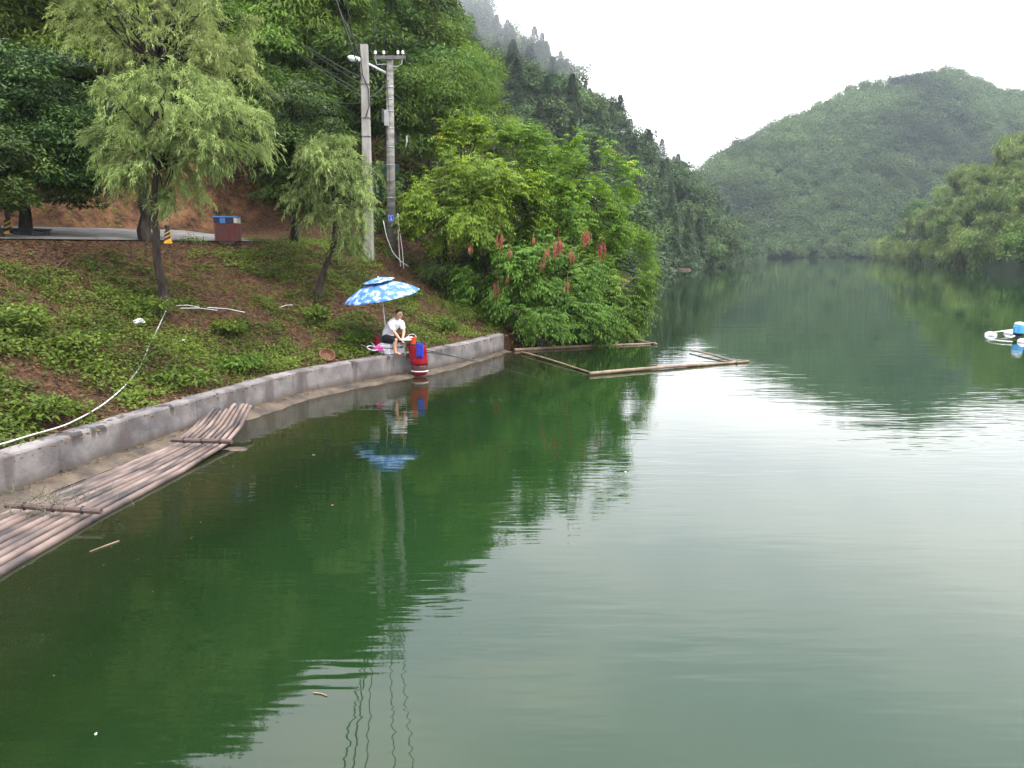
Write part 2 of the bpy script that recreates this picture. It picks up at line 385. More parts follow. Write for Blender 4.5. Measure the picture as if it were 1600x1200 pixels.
# mud ledge at the foot of the wall
mud = mat('wet_mud', (.026, .019, .013), .8, col2=(.10, .072, .045), scale=2.2, bump=.03, bscale=14)
mdz = [-.12, .0, .045, .075, .09]
strip('mud_ledge', [-.7, -.40, -.24, -.12, .04], lambda j, r_: mdz[j] + .05 * fbm(r_[:, 0] * 2.5, r_[:, 1] * 2.5 + j, 3) - (.05 * sm(19, 23, r_[:, 1])), mud, step=.12)
# retaining wall
def retaining_wall():
    m = bpy.data.materials.new('wall_concrete'); m.use_nodes = True; t = m.node_tree; n = t.nodes; l = t.links; p = n['Principled BSDF']; p.inputs['Roughness'].default_value = .88
    tc = n.new('ShaderNodeTexCoord')
    def noise(sc, st=(1, 1, 1), det=5):
        mp = n.new('ShaderNodeMapping'); mp.inputs['Scale'].default_value = st; z = n.new('ShaderNodeTexNoise'); z.inputs['Scale'].default_value = sc; z.inputs['Detail'].default_value = det
        l.new(tc.outputs['Object'], mp.inputs[0]); l.new(mp.outputs[0], z.inputs['Vector']); return z
    def ramp(src, a, b, c0=(0, 0, 0), c1=(1, 1, 1)):
        c = n.new('ShaderNodeValToRGB'); c.color_ramp.elements[0].position = a; c.color_ramp.elements[1].position = b
        c.color_ramp.elements[0].color = (*c0, 1); c.color_ramp.elements[1].color = (*c1, 1); l.new(src, c.inputs[0]); return c
    base = ramp(noise(1.9, (1, 1, 1), 9).outputs['Fac'], .36, .64, (.075, .067, .066), (.175, .158, .148))
    st = ramp(noise(2.9, (1, 1, .22)).outputs['Fac'], .54, .64)
    sz = n.new('ShaderNodeSeparateXYZ'); l.new(tc.outputs['Object'], sz.inputs[0])
    at = n.new('ShaderNodeAttribute'); at.attribute_name = 'along'
    # damp tide mark near the foot and dark run-off patches with their own shape
    tide = n.new('ShaderNodeMapRange'); tide.inputs[1].default_value = .08; tide.inputs[2].default_value = .24; tide.inputs[3].default_value = .75; tide.inputs[4].default_value = 0
    l.new(sz.outputs['Z'], tide.inputs[0])
    jw = n.new('ShaderNodeMath'); jw.operation = 'PINGPONG'; jw.inputs[1].default_value = 1.55; l.new(at.outputs['Fac'], jw.inputs[0])
    jl = n.new('ShaderNodeMapRange'); jl.inputs[1].default_value = .012; jl.inputs[2].default_value = .03; jl.inputs[3].default_value = .35; jl.inputs[4].default_value = 0; l.new(jw.outputs[0], jl.inputs[0])
    def mixc(f, c, src):
        x = n.new('ShaderNodeMix'); x.data_type = 'RGBA'; l.new(src, x.inputs[6]); x.inputs[7].default_value = (*c, 1)
        if hasattr(f, 'links'): l.new(f, x.inputs[0])
        return x.outputs[2]
    sm_ = n.new('ShaderNodeMath'); sm_.operation = 'MULTIPLY'; sm_.inputs[1].default_value = .75; l.new(st.outputs[0], sm_.inputs[0])
    c = mixc(sm_.outputs[0], (.07, .055, .05), base.outputs[0]); tp = ramp(noise(1.5, (2.2, 2.2, .8), 6).outputs['Fac'], .60, .63); tz = n.new('ShaderNodeMapRange'); tz.inputs[1].default_value = .36; tz.inputs[2].default_value = .5; tz.inputs[3].default_value = 0; tz.inputs[4].default_value = .85; l.new(sz.outputs['Z'], tz.inputs[0]); tm = n.new('ShaderNodeMath'); tm.operation = 'MULTIPLY'; l.new(tp.outputs[0], tm.inputs[0]); l.new(tz.outputs[0], tm.inputs[1]); c = mixc(tm.outputs[0], (.018, .014, .013), c); c = mixc(tide.outputs[0], (.05, .038, .022), c); c = mixc(jl.outputs[0], (.05, .045, .04), c)
    l.new(c, p.inputs['Base Color'])
    nb = noise(14, (1, 1, 1), 8); b = n.new('ShaderNodeBump'); b.inputs['Distance'].default_value = .012; l.new(nb.outputs['Fac'], b.inputs['Height']); l.new(b.outputs[0], p.inputs['Normal'])
    ds = [0, 0, .02, .16, .31, .33, .33]; zs = [-.5, WT - .03, WT, WT + .012, WT, WT - .02, -.5]
    rows = []; 
    for d in ds: q, tt = offset_line(WALL, d, -14, 24.8, .2); rows.append(q)
    nn = min(map(len, rows)); tt = tt[:nn]; V = []
    for j, q in enumerate(rows):
        q = q[:nn].copy(); z = zs[j] + (0 if j in (0, 6) else 1) * .02 * fbm(q[:, 0] * 3, q[:, 1] * 3 + j * 9, 2)
        V.append(np.column_stack([q, z]))
    V = np.stack(V, 1); k = len(ds); i = np.arange(nn * k).reshape(nn, k)
    F = np.stack([i[:-1, :-1], i[:-1, 1:], i[1:, 1:], i[1:, :-1]], -1).reshape(-1, 4)[:, ::-1]
    e = i[-1]; F = np.vstack([F, [(e[0], e[1], e[5], e[6])], [(e[1], e[2], e[4], e[5])]])
    o = np_mesh('retaining_wall', V.reshape(-1, 3), F, m, extra={'along': np.repeat(tt, k)})
    tag(o, 'low stained grey concrete retaining wall curving along the bank at the water', 'wall')
retaining_wall()

# water
def water():
    m = bpy.data.materials.new('lake_water'); m.use_nodes = True; t = m.node_tree; n = t.nodes; l = t.links; p = n['Principled BSDF']
    p.inputs['Roughness'].default_value = .02; p.inputs['IOR'].default_value = 1.333
    tc = n.new('ShaderNodeTexCoord')
    def noise(sc, st=(1, 1, 1), det=2, rz=0, rough=.5):
        mp = n.new('ShaderNodeMapping'); mp.inputs['Scale'].default_value = st; mp.inputs['Rotation'].default_value = (0, 0, rz)
        z = n.new('ShaderNodeTexNoise'); z.inputs['Scale'].default_value = sc; z.inputs['Detail'].default_value = det; z.inputs['Roughness'].default_value = rough
        l.new(tc.outputs['Object'], mp.inputs[0]); l.new(mp.outputs[0], z.inputs['Vector']); return z.outputs['Fac']
    at = n.new('ShaderNodeAttribute'); at.attribute_name = 'shallow_shade'
    cr = n.new('ShaderNodeValToRGB'); e = cr.color_ramp.elements
    e[0].position = 0; e[0].color = (.0078, .0245, .0068, 1); e[1].position = 1; e[1].color = (.019, .0165, .0085, 1)
    k = e.new(.35); k.color = (.0055, .0130, .0036, 1); l.new(at.outputs['Fac'], cr.inputs[0])  # middle stop: shade of hill and trees painted into the water colour
    l.new(cr.outputs[0], p.inputs['Base Color'])
    def math_(op, a, b):
        x = n.new('ShaderNodeMath'); x.operation = op
        for i, v in enumerate((a, b)):
            if hasattr(v, 'links'): l.new(v, x.inputs[i])
            else: x.inputs[i].default_value = v
        return x.outputs[0]
    patch = n.new('ShaderNodeMapRange'); l.new(noise(.16, (1, 1.6, 1), 2), patch.inputs[0]); patch.inputs[1].default_value = .38; patch.inputs[2].default_value = .62; patch.inputs[3].default_value = .3; patch.inputs[4].default_value = 1
    r1 = noise(1.0, (.8, 3.4, 1), 1.5, R(-6)); r2 = noise(1.0, (1.6, 7.5, 1), 1, R(8)); r3 = noise(1.0, (.12, .7, 1), 1, R(-12)); r4 = noise(6, (1, 1.6, 1), 1)
    h = math_('ADD', math_('MULTIPLY', r1, .0048), math_('MULTIPLY', r2, .0020))
    h = math_('ADD', h, math_('MULTIPLY', r4, .0003)); r5 = noise(1.0, (1.9, 12.0, 1), 1, R(4)); h = math_('ADD', h, math_('MULTIPLY', r5, .0014))
    ac = n.new('ShaderNodeAttribute'); ac.attribute_name = 'wind'; h = math_('MULTIPLY', math_('MULTIPLY', h, patch.outputs[0]), ac.outputs['Fac']); h = math_('ADD', h, math_('MULTIPLY', r3, .006))
    b = n.new('ShaderNodeBump'); b.inputs['Strength'].default_value = 1; b.inputs['Distance'].default_value = 1
    l.new(h, b.inputs['Height']); l.new(b.outputs[0], p.inputs['Normal'])
    X = axis([(-9, 3, .5), (3, 40, 3), (40, 180, 20)]); Y = axis([(-60, 4, 8), (4, 30, .5), (30, 60, 5), (60, 320, 20)])
    gx, gy = np.meshgrid(X, Y); d = seg_dist(gx.ravel(), gy.ravel(), SHORE_L)
    sh = np.exp(-d / 1.1) * .75 + .5 * np.exp(-(d / 4.6) ** 2) ; sh = np.clip(sh + .3 * fbm(gx.ravel() * .5, gy.ravel() * .5) * np.exp(-d / 3), 0, 1)  # brown shallows at the wall plus a wider zone of painted bank shade
    V = np.stack([gx.ravel(), gy.ravel(), gx.ravel() * 0], 1); nx, ny = len(X), len(Y); i = np.arange(nx * ny).reshape(ny, nx)
    F = np.stack([i[:-1, :-1], i[:-1, 1:], i[1:, 1:], i[1:, :-1]], -1).reshape(-1, 4)
    np_mesh('water', V, F, m, extra={'shallow_shade': sh, 'wind': np.interp(gy.ravel(), [0, 8, 18, 30, 50, 320], [1.25, 1.2, 1, .7, .28, .12])})['kind'] = 'structure'
water()

# hills beyond: lofts between a shore line and a ridge line
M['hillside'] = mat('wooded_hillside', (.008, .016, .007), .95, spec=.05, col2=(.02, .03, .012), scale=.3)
def loft(name, base, ridge, nu=60, nt=26, back=.35, bulge=.12, noise=2.0, seed=0):
    base = np.array(base, float); ridge = np.array(ridge, float)
    def res(P):
        s = np.linspace(0, 1, len(P)); u = np.linspace(0, 1, nu); return np.stack([np.interp(u, s, P[:, k]) for k in range(3)], 1)
    B, Rg = res(base), res(ridge); T = np.linspace(0, 1 + back, nt)
    V = np.zeros((nu, nt, 3))
    for j, t in enumerate(T):
        p = B + (Rg - B) * t
        if t <= 1: z = B[:, 2] + (Rg[:, 2] - B[:, 2]) * (t + bulge * math.sin(math.pi * t))
        else: z = Rg[:, 2] * (1 - (t - 1) * 1.2) 
        V[:, j, :2] = p[:, :2]; V[:, j, 2] = z + noise * min(1, 3 * t) * fbm(p[:, 0] * .04 + seed, p[:, 1] * .04, 3) * 2
    i = np.arange(nu * nt).reshape(nu, nt)
    F = np.stack([i[:-1, :-1], i[1:, :-1], i[1:, 1:], i[:-1, 1:]], -1).reshape(-1, 4)
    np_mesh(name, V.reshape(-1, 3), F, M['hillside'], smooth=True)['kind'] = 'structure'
    def sample(u, t):
        a = u * (nu - 1); b = t / (1 + back) * (nt - 1); i0 = min(int(a), nu - 2); j0 = min(int(b), nt - 2); fa, fb = a - i0, b - j0
        return (V[i0, j0] * (1 - fa) + V[i0 + 1, j0] * fa) * (1 - fb) + (V[i0, j0 + 1] * (1 - fa) + V[i0 + 1, j0 + 1] * fa) * fb
    return sample
def ridge_pts(lst, drop):
    out = []
    for px, py, Y in lst:
        p = at_y(px, py, Y); p[2] = max(p[2] - drop, .5); out.append(p)
    return out
rB = ridge_pts([(560, -110, 150), (705, -70, 160), (760, -28, 165), (800, 8, 170), (860, 55, 175), (900, 92, 178), (945, 126, 182), (985, 178, 186), (1020, 208, 190), (1050, 238, 198), (1080, 270, 210), (1110, 305, 225), (1150, 350, 250), (1188, 392, 272)], 7.5)
bB = [(-45, 75, 6), (-20, 75, 3), (0, 78, 1), (8, 78, 0), (13, 85, -.3), (17, 98, -.3), (21, 112, -.3), (27, 124, -.3), (33, 135, -.3), (43, 160, -.3), (52, 184, -.3), (62, 212, -.3), (73, 240, -.3), (85, 269, -.3)]
sB = loft('conifer_hill', bB, rB, 70, 30, seed=3, bulge=.06, noise=1.5)
rC = ridge_pts([(1000, 330, 330), (1050, 290, 340), (1090, 262, 350), (1160, 218, 370), (1250, 168, 400), (1340, 128, 420), (1400, 120, 425), (1440, 112, 428), (1480, 109, 430), (1530, 115, 430), (1560, 132, 440), (1600, 134, 450), (1700, 130, 450), (1850, 150, 450)], 5)
bC = [(40, 300, -.5), (62, 285, -.5), (76, 275, -.5), (86, 271, -.4), (95, 280, -.4), (104, 284, -.4), (112, 280, -.4), (122, 273, -.4), (140, 290, 0), (170, 300, 0), (200, 300, 0), (240, 300, 0), (280, 290, 0), (330, 280, 0)]
sC = loft('far_hill', bC, rC, 90, 36, seed=11, bulge=.10, noise=2.2)
rD = ridge_pts([(1362, 398, 266), (1375, 388, 262), (1400, 362, 225), (1440, 325, 195), (1480, 285, 178), (1520, 255, 165), (1570, 226, 155), (1600, 205, 150), (1700, 155, 140), (1850, 100, 125), (2100, 50, 110)], 4)
bD = [(124, 271, -.3), (117, 254, -.3), (105, 222, -.3), (93, 193, -.3), (85, 168, -.3), (78, 145, -.3), (73, 126, -.3), (67, 110, -.3), (62, 95, -.3), (58, 70, -.3), (60, 40, -.3)]
sD = loft('bamboo_hill', bD, rD, 60, 24, seed=23, bulge=.12, noise=1.2)

# ------------------------------------------------------------------ foliage builders
def limb_path(a, b, g, n=6, wob=.06, sag=0.0):
    a = np.array(a, float); b = np.array(b, float); t = np.linspace(0, 1, n)[:, None]
    L_ = np.linalg.norm(b - a); p = a + (b - a) * t
    p[1:-1] += g.normal(size=(n - 2, 3)) * L_ * wob
    p[:, 2] += np.sin(t[:, 0] * math.pi) * L_ * (.12 - sag)
    return p
def puff_leaves(g, C, Rr, n, ll, lw, droop=.35, flat=.65, up=.55, out=None):
    """leaves around one clump centre"""
    d = rnd_dirs(g, n); d[:, 2] = np.abs(d[:, 2]) * .9 - .25 * g.random(n); d = unit(d)
    r = Rr * (.45 + .6 * g.random(n) ** .6)
    P = C + d * r[:, None] * np.array([1, 1, flat])
    D = d * np.array([1, 1, .4]) + g.normal(size=(n, 3)) * .45; D[:, 2] -= droop
    N = d * .8 + np.array([0, 0, up * .8]) + g.normal(size=(n, 3)) * .30
    return P, D, N, ll * (.65 + .7 * g.random(n)), lw * (.7 + .6 * g.random(n))
class Leaves:
    def __init__(s): s.a = []; s.t = []
    def add(s, P, D, N, Ln, W, tint): s.a.append((P, D, N, Ln, W)); s.t.append(np.clip(tint, 0, 1))
    def build(s, name, m, parent=None):
        P, D, N, Ln, W = [np.concatenate(x) for x in zip(*s.a)]
        V, F = leaf_quads(P, D, N, Ln, W)
        return np_mesh(name, V, F, m, parent, tint=np.concatenate(s.t))
def puffs_in(g, n, rx, ry, rz, z0, lobes=5, hollow=.5, bottom=-.55):
    """clump centres scattered through a lobed crown volume"""
    lb = [(rnd_dirs(g, 1)[0] * np.array([rx, ry, rz]) * .45, .55 + .25 * g.random()) for _ in range(lobes)] + [(np.zeros(3), .7)]
    out = []
    while len(out) < n:
        c, k = lb[g.integers(len(lb))]
        d = rnd_dirs(g, 1)[0]; r = (hollow + (1 - hollow) * g.random() ** .5)
        p = c + d * r * k * np.array([rx, ry, rz])
        if p[2] < bottom * rz: continue
        out.append(p + np.array([0, 0, z0]))
    return np.array(out)
def tree_meshes(name, g, rx, ry, rz, zc, n_puff, n_leaf, ll, lw, pr, leafm, barkm, trunk_r=.16, droop=.35, flat=.65, lean=(0, 0), lobes=5, hollow=.5, clump=.5, bottom=-.55, fork=.45, shape=None, extra=None, up=.55):
    t = empty(name, (0, 0, 0))
    C = puffs_in(g, n_puff, rx, ry, rz, zc, lobes, hollow, bottom)
    if shape is not None: C = shape(C)
    C[:, 0] += lean[0]; C[:, 1] += lean[1]
    top = np.array([lean[0] * .9, lean[1] * .9, zc + rz * .35])
    mb = MB(); tp = limb_path((0, 0, -.25), top, g, 8, .018); rad = np.linspace(trunk_r, trunk_r * .3, 8); rad[0] *= 1.25
    mb.tube(tp, rad, 9)
    for i in g.permutation(len(C))[:min(len(C), 26)]:
        k = fork + (1 - fork) * g.random() * .8; j = int(k * 7); st = tp[j]
        if C[i][2] < st[2] - .3 * rz: st = tp[max(2, int(fork * 7))]
        q = limb_path(st, C[i], g, 6, .05); mb.tube(q, np.linspace(trunk_r * .34, trunk_r * .07, 6), 5, cap=False)
    mb.build('trunk', barkm, t, smooth=True)
    lv = Leaves()
    for c in C:
        k = .7 + .6 * g.random(); n = int(n_leaf * k * k); tb = g.random()
        P, D, N, l_, w_ = puff_leaves(g, c, pr * k, n, ll, lw, droop, flat, up)
        lv.add(P, D, N, l_, w_, clump * tb + (1 - clump) * g.random(n))
    if extra: extra(lv, g, C)
    lv.build('crown', leafm, t)
    return t
def copy_tree(o):
    c = o.copy(); COL.objects.link(c)
    for ch in list(o.children):
        d = ch.copy(); COL.objects.link(d); d.parent = c
        for e in list(ch.children):
            f = e.copy(); COL.objects.link(f); f.parent = d
    return c
class Proto:
    """hands out the first build itself, then copies of it"""
    def __init__(s, objs): s.o = objs; s.used = [False] * len(objs)
    def get(s, i):
        i = i % len(s.o)
        if not s.used[i]: s.used[i] = True; return s.o[i]
        return copy_tree(s.o[i])

# ---- near wooded hillside (individual trees)
g = np.random.default_rng(11)
def hill_tree(seed, **k):
    a = dict(rx=2.4, ry=2.4, rz=2.7, zc=3.7, n_puff=46, n_leaf=300, ll=.26, lw=.085, pr=.95, leafm=L['hill'], barkm=M['bark'], trunk_r=.15, droop=.45, lobes=6)
    a.update(k); return tree_meshes('hillside_tree', np.random.default_rng(seed), **a)
PH = Proto([hill_tree(1), hill_tree(2, rx=2.1, ry=2.1, rz=3.3, zc=4.3), hill_tree(3, rx=2.8, ry=2.8, rz=2.3, zc=3.4), hill_tree(4, leafm=L['hill_light'], ll=.22, lw=.05, droop=.7), hill_tree(5, leafm=L['dark'], ll=.2, lw=.08)])
hill_kind = ['leafy mid green hillside tree %s', 'tall narrow mid green hillside tree %s', 'broad low mid green hillside tree %s', 'pale feathery hillside tree %s', 'dark glossy hillside tree %s']
def zone_of(x, y, z):
    cz = (z - EYE) * CP + 0; f_ = y * CP - (z - EYE) * SP; u = y * SP + (z - EYE) * CP; px = 800 + FPX * x / f_; py = 600 - FPX * u / f_
    h_ = 'left of the willow' if px < 130 else 'behind the willow' if px < 390 else 'behind the dome-shaped tree' if px < 550 else 'behind the poles' if px < 640 else 'above the bright trees'
    v_ = 'high up out over' if py < -40 else 'on the upper slope' if py < 90 else 'midway up the slope' if py < 200 else 'at the slope foot'
    if py < -40: v_ = 'on the hilltop'
    return v_ + ' ' + h_ + (', front row' if y < 42 else ', back rows')
pts = []; tries = 0
while tries < 14000 and len(pts) < 240:
    tries += 1
    a = R(g.uniform(-41, 3)); Y = g.uniform(27, 78) 
    x, y = math.tan(a) * Y, Y
    h, d, lf = land(np.array([x]), np.array([y])); d = float(d[0])
    lim = 12.6 if y + .25 * x < 28 else np.interp(y, [28, 36, 80], [11.5, 2.5, 2.5])
    if not lf[0] or float(inside(np.array([x]), np.array([y]), LAKE)[0]) or d < lim or d > 47: continue
    sp = 2.5 if d < 25 else 3.5
    if any((x - q[0]) ** 2 + (y - q[1]) ** 2 < sp * sp for q in pts): continue
    # keep the sky line of the photo: drop trees whose tops would stick out of it
    top = float(h[0]) + 6.9; el = math.degrees(math.atan2(top - EYE, math.hypot(x, y))); az_ = math.degrees(math.atan2(x, y))
    if el > np.interp(az_, [-45, -17, -6.3, -4.2, -2, 0, 2.5, 6], [60, 60, 22, 15.0, 11.6, 8.0, 6.0, 4]) : continue
    pts.append((x, y, float(h[0])))
for i, (x, y, h) in enumerate(pts):
    k = int(g.choice([0, 0, 1, 1, 2, 2, 3, 3, 3, 4])); zone = zone_of(x, y, h + 3.5); o = PH.get(k); s = g.uniform(.85, 1.15)
    o.location = (x, y, h - .1); o.rotation_euler = (0, 0, g.uniform(0, 6.28)); o.scale = (s, s, s * g.uniform(.9, 1.12))
    tag(o, hill_kind[k] % zone, 'tree', 'trees on the steep hillside behind the poles')
print('hill trees', len(pts))

# ---- undergrowth of the near hillside
def undergrowth():
    g = np.random.default_rng(77); n = 90000
    x = g.uniform(-60, 16, n); y = g.uniform(16, 80, n); h, d, lf = land(x, y)
    k = lf & (d < 50) & (d > np.where(y + .25 * x < 29, 11.9, 1.0)) & (h > .25) & (np.abs(x) < y * 1.0)
    x, y, h, d = x[k], y[k], h[k], d[k]; n = len(x)
    P = np.column_stack([x, y, h + g.random(n) * .8 * np.clip(d - 11, .35, 1.0)]); D = g.normal(size=(n, 3)); D[:, 2] = g.uniform(-.5, .6, n); N = g.normal(size=(n, 3)) * .5 + [0, 0, .8]
    lv = Leaves(); lv.add(P, D, N, g.uniform(.2, .45, n), g.uniform(.08, .18, n), g.random(n)); lv.build('undergrowth', L['shrub'])['kind'] = 'stuff'
undergrowth()

# ---- misty hill: conifers and broadleaves
def conifer(seed, H=11.0, Rb=3.3, n=4600):
    g = np.random.default_rng(seed); mb = MB(); mb.tube([(0, 0, -.5), (0, 0, H * .9)], [.12, .02], 5)
    t = g.random(n) ** .75; z = H * (.12 + .88 * t); lay = np.floor(t * 17); a = g.uniform(0, 6.283, n)
    gap = .58 + .62 * _NT[(lay.astype(int) * 7 + seed) & 255, (a * 1.6).astype(int) & 255]
    r = Rb * (1.05 - t) ** .82 * gap * g.random(n) ** .5
    d = np.column_stack([np.cos(a), np.sin(a), -.35 + .5 * t]); P = np.column_stack([np.cos(a) * r, np.sin(a) * r, z - .25 * r]); 
    V, F = leaf_quads(P, d + g.normal(size=(n, 3)) * .25, np.column_stack([np.cos(a) * .4, np.sin(a) * .4, np.ones(n)]) + g.normal(size=(n, 3)) * .3, g.uniform(.4, .75, n) * (1.12 - .62 * t), g.uniform(.2, .34, n) * (1.1 - .5 * t))
    tv, tf = np.array(mb.v), [f for f in mb.f if len(f) == 4]
    o = np_mesh('conifer_tree', np.vstack([V, tv]), np.vstack([F, np.array(tf) + len(V)]), L['conifer'], tint=np.concatenate([np.clip(.5 * gap + .5 * g.random(n) - .1, 0, 1), np.zeros(len(tf))]))
    return o
def far_broad(seed, n_puff=26, nl=75, m='hill', name='hillside_broadleaf'):
    g = np.random.default_rng(seed); lv = Leaves()
    C = puffs_in(g, n_puff, 2.5, 2.5, 2.6, 4.2, 5, .45, -.8)
    for c in C:
        k = .8 + .5 * g.random(); P, D, N, l_, w_ = puff_leaves(g, c, 1.15 * k, nl, .5, .22, .3, .7); lv.add(P, D, N, l_, w_, .5 * g.random() + .5 * g.random(nl))
    mb = MB(); mb.tube([(0, 0, -.6), (0, 0, 4.5)], [.2, .1], 5, cap=False); 
    V, F = zip(*[leaf_quads(*a) for a in lv.a]); off = np.cumsum([0] + [len(v) for v in V[:-1]])
    V2 = np.vstack(V + (np.array(mb.v),)); F2 = np.vstack([f + k for f, k in zip(F, off)] + [np.array(mb.f) + sum(len(v) for v in V)])
    return np_mesh(name, V2, F2, L[m], tint=np.concatenate(lv.t + [np.zeros(len(mb.f))]))
PC = Proto([conifer(1), conifer(2, 12.5, 3.0), conifer(3, 9.5, 3.5)]); PB = Proto([far_broad(31, m='hill_far'), far_broad(32, m='hill_far'), far_broad(33, m='hill_far')])
g = np.random.default_rng(21); cnt = 0; placed = []
cand = []
for _ in range(9000):
    u, t = g.random(), g.random() * 1.04
    p = sB(u, t)
    if math.degrees(math.atan2(p[0], p[1])) < -7: continue
    if any((p[0] - q[0]) ** 2 + (p[1] - q[1]) ** 2 < (3.2 if p[0] > 25 else 3.6) ** 2 for q in cand): continue
    cand.append(p)
cand.sort(key=lambda p: p[1]); print('B cand', len(cand))
rest = []
def zone_b(p):
    a = math.degrees(math.atan2(p[0], p[1])); e = math.degrees(math.atan2(p[2] + 4, math.hypot(p[0], p[1])))
    sky_ = np.interp(a, [-7, 0, 7, 12, 17.5], [17, 14, 10.5, 6, 1.5])
    return ('on the skyline' if e > sky_ - 1.6 else 'at the waterline' if p[2] < 2.5 else 'on the middle slope') + (' near the low far end' if a > 13.5 else ' in its central part' if a > 7 else ' at its high left end')
nb = nc = 0
for p in cand:
    con = g.random() < .56
    if (con and nc >= 290) or (not con and nb >= 290): rest.append(p); continue
    if con:
        o = PC.get(int(g.integers(3))); nc += 1; s = g.uniform(.45, .78)
        tag(o, 'dark conifer ' + zone_b(p) + ' of the misty hill', 'tree', 'conifers on the misty hill')
    else:
        o = PB.get(int(g.integers(3))); nb += 1; s = g.uniform(.8, 1.2)
        tag(o, 'rounded broadleaf tree ' + zone_b(p) + ' of the misty hill', 'tree', 'broadleaf trees on the misty hill')
    o.location = (p[0], p[1], p[2] - (.8 if con else 1.6)); o.rotation_euler = (0, 0, g.uniform(0, 6.28)); o.scale = (s, s, s * g.uniform(.9, 1.1))
def mass(name, pts, n_per, size, m, seed, h0=4.0, rz=3.0, rr=2.6, droop=.3, tall=None):
    """a far wood of many crowns as one object"""
    g = np.random.default_rng(seed); lv = Leaves(); pts = np.array(pts); k = len(pts)
    s = g.uniform(.6, 1.45, k); tb = np.clip(.45 * g.random(k) + .5 + 1.1 * fbm(pts[:, 0] * .035, pts[:, 2] * .06, 3) - .22, 0, 1)
    for j in range(4):
        lob = g.normal(size=(k, 3)) * np.array([.30, .30, .22]) * rr
        d = rnd_dirs(g, k * n_per).reshape(k, n_per, 3); d[..., 2] = np.abs(d[..., 2]) - .2
        r = (.6 + .5 * g.random((k, n_per, 1)))
        P = pts[:, None] + (np.array([0, 0, h0]) + lob[:, None] + d * r * np.array([rr, rr, rz]) * .72) * s[:, None, None]
        D = d + g.normal(size=d.shape) * .5; D[..., 2] -= droop; N = d * 1.0 + lob[:, None] * .35 / rr + np.array([0, 0, .15]) + g.normal(size=d.shape) * .14
        n = k * n_per
        lv.add(P.reshape(-1, 3), D.reshape(-1, 3), N.reshape(-1, 3), size * g.uniform(.6, 1.3, n), size * .55 * g.uniform(.6, 1.3, n), (.72 * tb[:, None] + .28 * g.random((k, n_per))).ravel())
    o = lv.build(name, m); o['kind'] = 'stuff'; return o
if rest: mass('distant_woodland', rest, 50, .6, L['conifer'], 5, 4, 4, 2.2)

# ---- far hill wood as one mass
g = np.random.default_rng(31); fp = []
for i in range(72):
    for j in range(32):
        p = sC(min(1, max(0, (i + g.uniform(-.6, .6)) / 71)), min(1.05, max(0, (j + g.uniform(-.6, .6)) / 30.5)))
        if 9 < math.degrees(math.atan2(p[0], p[1])) < 42: fp.append(p)
print('far wood', len(fp))
mass('far_hill_forest', fp, 110, .66, L['far'], 6, 2.2, 3.4, 3.1)

# ---- right shore: plume-like bamboo and broadleaf
def bamboo_clump(seed, n_c=16, H=6.5):
    g = np.random.default_rng(seed); lv = Leaves(); mb = MB()
    for i in range(n_c):
        a = g.uniform(0, 6.283); out = g.uniform(.5, 2.6); hh = H * g.uniform(.55, 1)
        t = np.linspace(0, 1, 9); c = np.column_stack([np.cos(a) * out * t ** 2.2, np.sin(a) * out * t ** 2.2, hh * (t - .22 * t ** 4)])
        mb.tube(c[:7], .03, 4, cap=False)
        n = 150; k = g.random(n) ** .6 * .85 + .15; P = np.stack([np.interp(k, t, c[:, q]) for q in range(3)], 1) + g.normal(size=(n, 3)) * .28
        D = g.normal(size=(n, 3)) * .35 + [math.cos(a) * .6, math.sin(a) * .6, -.9]; N = g.normal(size=(n, 3)) * .22 + [math.cos(a) * .5, math.sin(a) * .5, .6]
        lv.add(P, D, N, g.uniform(.35, .75, n), g.uniform(.09, .2, n), .5 * g.random() + .5 * g.random(n))
    V, F = zip(*[leaf_quads(*a) for a in lv.a]); off = np.cumsum([0] + [len(v) for v in V[:-1]])
    V2 = np.vstack(V + (np.array(mb.v),)); F2 = np.vstack([f + k for f, k in zip(F, off)] + [np.array(mb.f) + sum(len(v) for v in V)])
    return np_mesh('bamboo_clump', V2, F2, L['plume'], tint=np.concatenate(lv.t + [np.full(len(mb.f), .2)]))
PP = Proto([bamboo_clump(1), bamboo_clump(2, 18, 7.5), bamboo_clump(3, 13, 5.5)]); PD = Proto([far_broad(41, name='shoreline_tree'), far_broad(42, name='shoreline_tree')])
g = np.random.default_rng(41); cand = []
for _ in range(5000):
    p = sD(g.random() ** .8, g.random() * 1.05 if g.random() < .7 else g.random() * .12)
    az_ = math.degrees(math.atan2(p[0], p[1]))
    if az_ > 42 or any((p[0] - q[0]) ** 2 + (p[1] - q[1]) ** 2 < 3.1 ** 2 for q in cand): continue
    cand.append(p)
def zone_d(p):
    a = math.degrees(math.atan2(p[0], p[1])); return ('at the waterline' if p[2] < 2 else 'low on the slope' if p[2] < 9 else 'high on the slope') + (' at the far tip' if a < 27 else ' in the middle' if a < 30.5 else ' at the right edge' if a < 33.5 else ' beyond the right edge')
cand.sort(key=lambda p: p[1]); print('D cand', len(cand)); rest = []; n1 = n2 = 0
